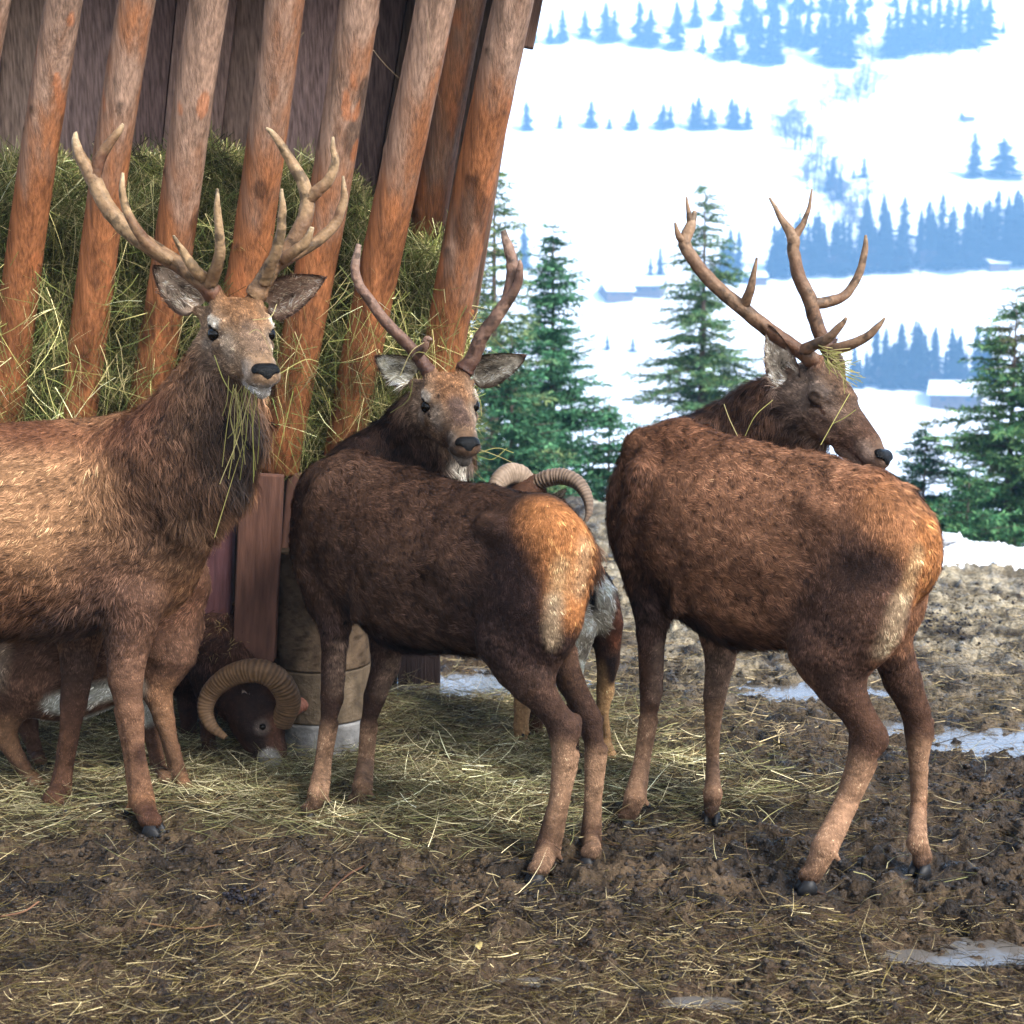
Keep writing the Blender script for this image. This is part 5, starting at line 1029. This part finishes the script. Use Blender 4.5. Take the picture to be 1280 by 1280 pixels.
# ------------------------------------------------------------------ wild sheep
def curl(root, pts, name='horn', c0=lin(116, 90, 66), rid=.8, label=None):
    q = [P(a, b, y) for a, b, y, r in pts]; n = 26 * len(q); cv = catmull(q, n); ra = np.interp(np.linspace(0, len(q) - 1, n), np.arange(len(q)), [r * .9 * S(p) for (_, _, _, r), p in zip(pts, q)])
    arc = np.cumsum(np.r_[0, np.linalg.norm(np.diff(cv, axis=0), axis=1)]); ph = arc / .0085
    rd = 1 + .055 * rid * np.sin(ph * 2 * math.pi * .62 + 1.3 * np.sin(ph * .43) + .9 * np.sin(ph * 1.1)) * np.linspace(1, .4, n)
    V, F = tube(cv, ra * rd, 28, mod=lambda i, a: 1 + .06 * np.cos(a * 3) + .015 * vnoise(np.stack([np.cos(a) * 3, np.sin(a) * 3, i * .2], -1), 3))
    g = np.r_[np.repeat(rd, 28), 1, 1][:, None]; c = c0 * np.clip(1 + (g - 1) * 9, .25, 1.4) * (1 + .3 * fbm(V * 25, 3, 240)[:, None])
    o = mesh(name, V, F, M_horn, root, col=c); 
    if label: o['label'] = label
def eye_at(B, root, x, y, Y, r, paint=True):
    vc = B.V - np.array([0, 0, CAM_H]); zc = vc[:, 1] * ct - vc[:, 2] * st; VX = 640 + F_PX * vc[:, 0] / zc; VY = 640 - F_PX * (vc[:, 1] * st + vc[:, 2] * ct) / zc
    k = (np.abs(VX - x) < 5) & (np.abs(VY - y) < 5); p = P(x, y, B.V[k, 1].min() if k.any() else Y); p[1] += r * .45
    V, F = uvball(p, r); mesh('eye', V, F, M_eye, root)
def ewe():
    yb = 5.16; lat = np.array([0, 1., 0]); root = empty('mouflon', (P(120, 800, yb)[0], yb, 0), 'small reddish brown sheep with white belly standing behind the legs of the big left stag', 'wild sheep', 'mouflons at the feeder')
    B = Beast(); B.base = lin(122, 86, 66); B.ear_cols = []; tk = dict(n=lat, sq=.74, k=.04, hl=.02, flow=[-1, 0, -.5])
    B.chain([(200, 786, yb, 52), (150, 804, yb, 73), (80, 818, yb, 82), (10, 818, yb, 76), (-30, 822, yb, 58)], **tk)
    B.chain([(205, 770, yb, 48), (222, 730, yb, 38), (222, 680, yb, 30), (212, 640, yb, 25)], **tk)
    B.chain([(208, 632, 5.16, 24), (186, 652, 5.18, 19), (168, 668, 5.2, 12)], k=.03, hl=.008, flow=[-1, 0, 0])
    leg(B, [(208, 820, 5.10, 40), (196, 862, 5.09, 24), (206, 900, 5.08, 15), (215, 935, 5.08, 12), (223, 968, 5.08, 13), (232, 994, GP(232, 994)[1], 10)], root=root, hoofdir=(.9, -.3), hoof_s=.75)
    leg(B, [(190, 840, 5.22, 30), (182, 880, 5.2, 18), (190, 915, 5.2, 13), (196, 945, 5.18, 11), (200, 966, 5.18, 12), (208, 986, GP(208, 986)[1], 10)], root=root, hoofdir=(.9, -.3), hoof_s=.75)
    leg(B, [(30, 850, 5.08, 52), (8, 892, 5.08, 27), (4, 915, 5.08, 20), (20, 945, 5.09, 13), (34, 970, 5.1, 14), (48, 992, GP(48, 992)[1], 10)], root=root, hoofdir=(.9, -.2), hoof_s=.75)
    leg(B, [(20, 850, 5.3, 45), (30, 880, 5.32, 26), (34, 905, 5.33, 16), (42, 930, 5.33, 11), (46, 946, 5.33, 12), (50, 962, GP(50, 962)[1], 10)], root=root, hoofdir=(.9, -.2), hoof_s=.75)
    s = B.pp; wh = lin(222, 212, 200)
    B.p3(P(40, 905, yb), P(180, 885, yb), .06, np.clip(wh * 1.5, 0, 1), soft=.4); s(70, 884, yb, 16, np.clip(wh * 1.5, 0, 1), 165, 862, soft=.6); s(-6, 815, 5.0, 18, lin(190, 165, 140), -10, 850, soft=.6, amt=.6)
    s(200, 870, 5.08, 26, lin(172, 122, 86), 230, 990, soft=.6, amt=.8); s(185, 900, 5.2, 22, lin(150, 112, 84), 205, 980, soft=.6, amt=.7); s(10, 920, 5.08, 26, lin(176, 130, 94), 48, 990, soft=.6, amt=.8)
    s(150, 760, yb, 40, lin(112, 70, 48), 230, 740, yb, soft=.7, amt=.6)
    ear_sheet(B, P(206, 636, 5.1), P(184, 628, 5.1), (-.2, -.9, 0), .025, wh * .7, B.base, B.base * .6)
    finish(B, root, 60000, 44, width=.0012)
def ram_feeding():
    lat = nrm([.4, .9, 0]); root = empty('mouflon', (P(230, 800, 5.6)[0], 5.6, 0), 'dark ram with a ribbed full curl horn and white muzzle, head down in the hay', 'wild sheep', 'mouflons at the feeder')
    B = Beast(); B.base = lin(88, 58, 44); B.ear_cols = []; tk = dict(n=lat, sq=.75, k=.04, hl=.03, flow=[-.8, .3, -.6])
    B.chain([(266, 800, 5.52, 46), (225, 794, 5.62, 70), (150, 795, 5.85, 76), (80, 800, 6.0, 66)], **tk)
    B.chain([(272, 800, 5.50, 42), (290, 838, 5.44, 38), (302, 872, 5.40, 34)], k=.04, hl=.03, flow=[-.3, 0, -1])
    hk = dict(k=.025, hl=.008, flow=[-.2, 0, 1], w=2)
    B.chain([(314, 878, 5.36, 33), (326, 905, 5.30, 29), (337, 938, 5.26, 20), (343, 962, 5.245, 15)], **hk)
    B.chain([(312, 905, 5.34, 24), (330, 945, 5.28, 15)], **hk); B.chain([(334, 890, 5.27, 14), (344, 900, 5.27, 10)], **hk)
    for x, Y in ((262, 5.46), (238, 5.62)): leg(B, [(x, 840, Y, 30), (x - 2, 880, Y, 16), (x - 2, 920, Y, 11), (x, 938, Y, 12), (x + 2, GP(x, 950)[2] * 0 + 414 + 1.6 * F_PX / Y * .995, Y, 9)], root=root, hoofdir=(.6, -.7), hoof_s=.75)
    for x, Y in ((85, 5.95), (70, 6.1)): leg(B, [(x, 840, Y, 34), (x - 8, 870, Y, 16), (x - 4, 895, Y, 11), (x - 4, 905, Y, 12), (x, 414 + 1.6 * F_PX / Y, Y, 9)], root=root, hoofdir=(.6, -.7), hoof_s=.75)
    s = B.pp; wh = lin(226, 218, 210)
    s(314, 880, 5.3, 26, lin(66, 50, 44), 330, 930, soft=.4, amt=.9); s(346, 905, 5.25, 13, lin(140, 92, 68), 350, 940, soft=.6, amt=.8)
    s(336, 950, 5.25, 13, wh, 344, 974, soft=.35); s(352, 962, 5.25, 5, lin(30, 30, 38), soft=.4); s(326, 948, 5.25, 6, lin(150, 140, 136), soft=.6, amt=.6)
    s(328, 909, 5.27, 10, lin(140, 122, 114), soft=.4, amt=.8); s(320, 845, 5.4, 20, lin(40, 28, 24), soft=.6, amt=.7)
    ear_sheet(B, P(314, 888, 5.30), P(303, 861, 5.27), (-.3, -.95, 0), .022, lin(170, 160, 156), lin(96, 70, 58), lin(50, 38, 34))
    finish(B, root, 60000, 45); eye_at(B, root, 328, 909, 5.27, .0125)
    V, F, Cc = blobs(np.array([P(354, 968, 5.235)]), np.array([.012]), np.array([lin(34, 34, 44)])); mesh('nose', V, F, M_nose, root)
    curl(root, [(352, 902, 5.27, 15), (361, 876, 5.22, 16.5), (351, 853, 5.17, 17), (332, 840, 5.15, 17), (308, 838, 5.16, 16.5), (283, 847, 5.19, 15), (263, 866, 5.22, 13), (257, 888, 5.22, 11), (265, 908, 5.2, 8.5), (282, 922, 5.17, 4)], label='near full curl horn')
    curl(root, [(350, 900, 5.32, 11), (362, 890, 5.36, 11), (376, 881, 5.40, 11), (388, 880, 5.45, 9.5), (392, 890, 5.5, 7), (388, 902, 5.5, 4)], c0=lin(140, 92, 76), rid=.5)
    # hay and dirt caught on the neck
    n = 2200; t = rng.random(n); i0 = rng.integers(0, len(B.V), n * 4); vc = B.V[i0]; k = (B.N[i0][:, 2] > -.1) & (vc[:, 0] > P(236, 800, 5.5)[0]) & (vc[:, 0] < P(306, 800, 5.4)[0]) & (vc[:, 2] > .4); p = vc[k][:n] + B.N[i0][k][:n] * .012; m = len(p)
    V, F, Cc = wisps(p, rng.normal(size=(m, 3)) * [1, .6, .6], rng.uniform(.01, .035, m), .0014, np.array([lin(176, 150, 96), lin(110, 72, 46), lin(70, 44, 32)])[rng.integers(0, 3, m)], bend=.4)
    tag(mesh('hay_crumbs', V, F, M_hay, col=Cc, smooth=False), 'crumbs of hay and dirt caught on the neck of the feeding ram', 'hay', kind='stuff')
def ram_behind():
    lat = nrm([.75, .65, 0]); root = empty('mouflon', (P(720, 780, 5.5)[0], 5.5, 0), 'ram seen from behind between the middle and right stags, with white rump and ribbed horns', 'wild sheep', 'mouflons at the feeder')
    B = Beast(); B.base = lin(96, 64, 48); B.ear_cols = []; tk = dict(n=lat, sq=.78, k=.04, hl=.024, flow=[.6, -.6, -.6])
    B.chain([(741, 758, 5.42, 38), (722, 752, 5.52, 54), (690, 740, 5.72, 60), (655, 728, 5.98, 54)], **tk)
    B.chain([(655, 710, 6.0, 40), (648, 660, 6.06, 34), (655, 625, 6.04, 26)], k=.04, hl=.02, flow=[0, 0, -1])
    B.chain([(660, 614, 6.02, 23), (650, 628, 5.95, 16), (640, 645, 5.88, 10)], k=.03, hl=.008, flow=[0, 0, -1])
    leg(B, [(757, 780, 5.42, 27), (760, 825, 5.42, 20), (756, 862, 5.44, 14), (752, 890, 5.42, 11), (755, 930, 5.41, 12), (761, 956, GP(761, 956)[1], 10)], root=root, hoofdir=(-.6, .7), hoof_s=.75, side=lat)
    leg(B, [(722, 790, 5.34, 27), (716, 835, 5.34, 18), (718, 870, 5.36, 14), (716, 900, 5.34, 11), (714, 935, 5.33, 12), (714, 960, GP(714, 960)[1], 10)], root=root, hoofdir=(-.6, .7), hoof_s=.75, side=lat)
    for x, y, dy in ((650, 933, 0), (668, 922, .0)):
        Y = GP(x, y)[1]; leg(B, [(x + 4, 790, Y + .05, 28), (x + 4, 845, Y, 16), (x + 3, 880, Y, 13), (x + 1, 908, Y, 12), (x, y, Y, 9)], root=root, hoofdir=(-.6, .7), hoof_s=.75)
    B.chain([(724, 805, 5.45, 13), (722, 822, 5.45, 11)], k=.02, hl=.008)
    s = B.pp; wh = lin(232, 220, 200)
    s(755, 722, 5.4, 22, np.array([1, .85, .66]), 742, 800, soft=.4); s(728, 780, 5.4, 24, np.array([1, .85, .66]), 726, 830, soft=.4); s(757, 690, 5.45, 14, lin(30, 26, 28), 776, 720, soft=.4)
    s(741, 738, 5.35, 7, lin(34, 28, 28), 738, 770, soft=.4); s(778, 745, 5.45, 10, lin(150, 88, 58), 772, 800, soft=.6); s(756, 850, 5.42, 22, lin(200, 152, 100), 760, 950, soft=.5); s(765, 825, 5.42, 9, lin(56, 40, 36), 767, 850, soft=.6)
    s(650, 880, 5.7, 24, lin(190, 145, 100), 650, 930, soft=.5); s(738, 806, 5.4, 10, lin(120, 96, 80), 736, 815, soft=.6, amt=.6)
    s(720, 700, 5.5, 26, lin(60, 44, 40), 690, 690, soft=.6, amt=.7)
    ear_sheet(B, P(692, 626, 5.98), P(708, 611, 5.94), (.2, -.9, 0), .018, lin(200, 188, 176), lin(150, 120, 100), lin(120, 96, 84))
    finish(B, root, 60000, 46)
    curl(root, [(668, 606, 6.0, 11), (684, 598, 5.98, 12), (704, 596, 5.96, 11.5), (722, 604, 5.93, 10), (733, 620, 5.9, 8), (736, 638, 5.88, 5.5), (732, 652, 5.87, 2.5)], c0=lin(128, 108, 92), label='ribbed horn curling to the right')
    curl(root, [(662, 606, 6.02, 12), (650, 594, 6.0, 14), (636, 592, 5.97, 15), (624, 600, 5.93, 13), (617, 614, 5.9, 10), (618, 630, 5.88, 6)], c0=lin(160, 138, 118), rid=.35)
# ------------------------------------------------------------------ hay caught on the stags
def wisp_bunch(lines, label, w=.0011, cols=None, extra=0):
    parts = []; cols = cols if cols is not None else [lin(178, 170, 104), lin(150, 150, 86), lin(200, 186, 130)]
    for k, pts in enumerate(lines):
        q = catmull([P(*p) for p in pts], 12); c = np.array(cols[k % len(cols)])[None]
        wv = nrm(np.cross(q[-1] - q[0], [0.1, 1, .1]))[None] * w; parts.append(ribbons(q[None], wv, c, taper=False))
        parts.append(ribbons(q[None] + [0, .0006, 0], nrm(np.cross(q[-1] - q[0], wv[0]))[None] * w * .6, c, taper=False))
    V, F, Cc = join(parts); tag(mesh('hay_wisps', V, F, M_hay, col=Cc, smooth=False), label, 'hay', kind='stuff')
r_ = random.Random(5)
BL = stag_l(); BM = stag_m(); BR = stag_r(); ewe(); ram_feeding(); ram_behind()
L_ = [[(306, 482, 4.27), (300, 510, 4.32), (292, 560, 4.36)], [(312, 486, 4.27), (308, 540, 4.32), (300, 600, 4.4)], [(296, 480, 4.28), (288, 520, 4.34), (296, 556, 4.36)], [(304, 556, 4.36), (290, 600, 4.42), (268, 672, 4.46)], [(318, 488, 4.26), (324, 530, 4.34), (322, 580, 4.4)],
      [(340, 440, 4.3), (322, 412, 4.36), (300, 428, 4.36)], [(345, 470, 4.27), (380, 450, 4.3), (398, 452, 4.32)], [(268, 444, 4.36), (280, 476, 4.34), (296, 500, 4.32)], [(316, 400, 4.38), (338, 396, 4.38), (346, 380, 4.4)], [(286, 470, 4.3), (284, 500, 4.33), (278, 520, 4.36)]]
for k in range(16):
    x = r_.uniform(292, 322); y = r_.uniform(480, 492); L_.append([(x, y, 4.27), (x + r_.uniform(-12, 10), y + r_.uniform(20, 50), 4.32), (x + r_.uniform(-22, 16), y + r_.uniform(50, 120), 4.38)])
wisp_bunch(L_, 'green hay hanging from the mouth and beard of the big left stag')
wisp_bunch([[(598, 566, 4.62), (622, 560, 4.64), (642, 566, 4.66)], [(598, 570, 4.62), (616, 574, 4.62), (634, 560, 4.64)], [(600, 562, 4.62), (622, 570, 4.62), (640, 578, 4.66)], [(512, 450, 4.8), (526, 440, 4.78), (566, 458, 4.78)], [(516, 476, 4.78), (510, 500, 4.8), (488, 516, 4.85)], [(500, 470, 4.82), (514, 440, 4.8), (530, 428, 4.8)], [(592, 492, 4.7), (600, 500, 4.7), (602, 520, 4.7)]], 'few straws on the nose and brow of the middle stag')
L_ = [[(1062, 492, 4.66), (1046, 520, 4.62), (1026, 556, 4.6)], [(1070, 512, 4.62), (1056, 522, 4.62), (1040, 530, 4.62)], [(905, 505, 4.84), (912, 524, 4.82), (922, 545, 4.8)], [(966, 500, 4.76), (944, 520, 4.76), (930, 548, 4.78)]]
for k in range(46):
    x = 1022 + r_.random() * 30; y = 436 + (x - 1022) * .9 + r_.uniform(-8, 8); a = r_.uniform(-.4, 1.5)
    l = r_.uniform(14, 34); yy_ = 4.70 - .0010 * (y - 440); L_.append([(x, y, yy_), (x + l * .5 * math.cos(a) + r_.uniform(-4, 4), y + l * .5 * math.sin(a), yy_ - .015), (x + l * math.cos(a), y + l * math.sin(a), yy_ - .01)])
wisp_bunch(L_, 'tuft of dry hay on the forehead of the right stag')
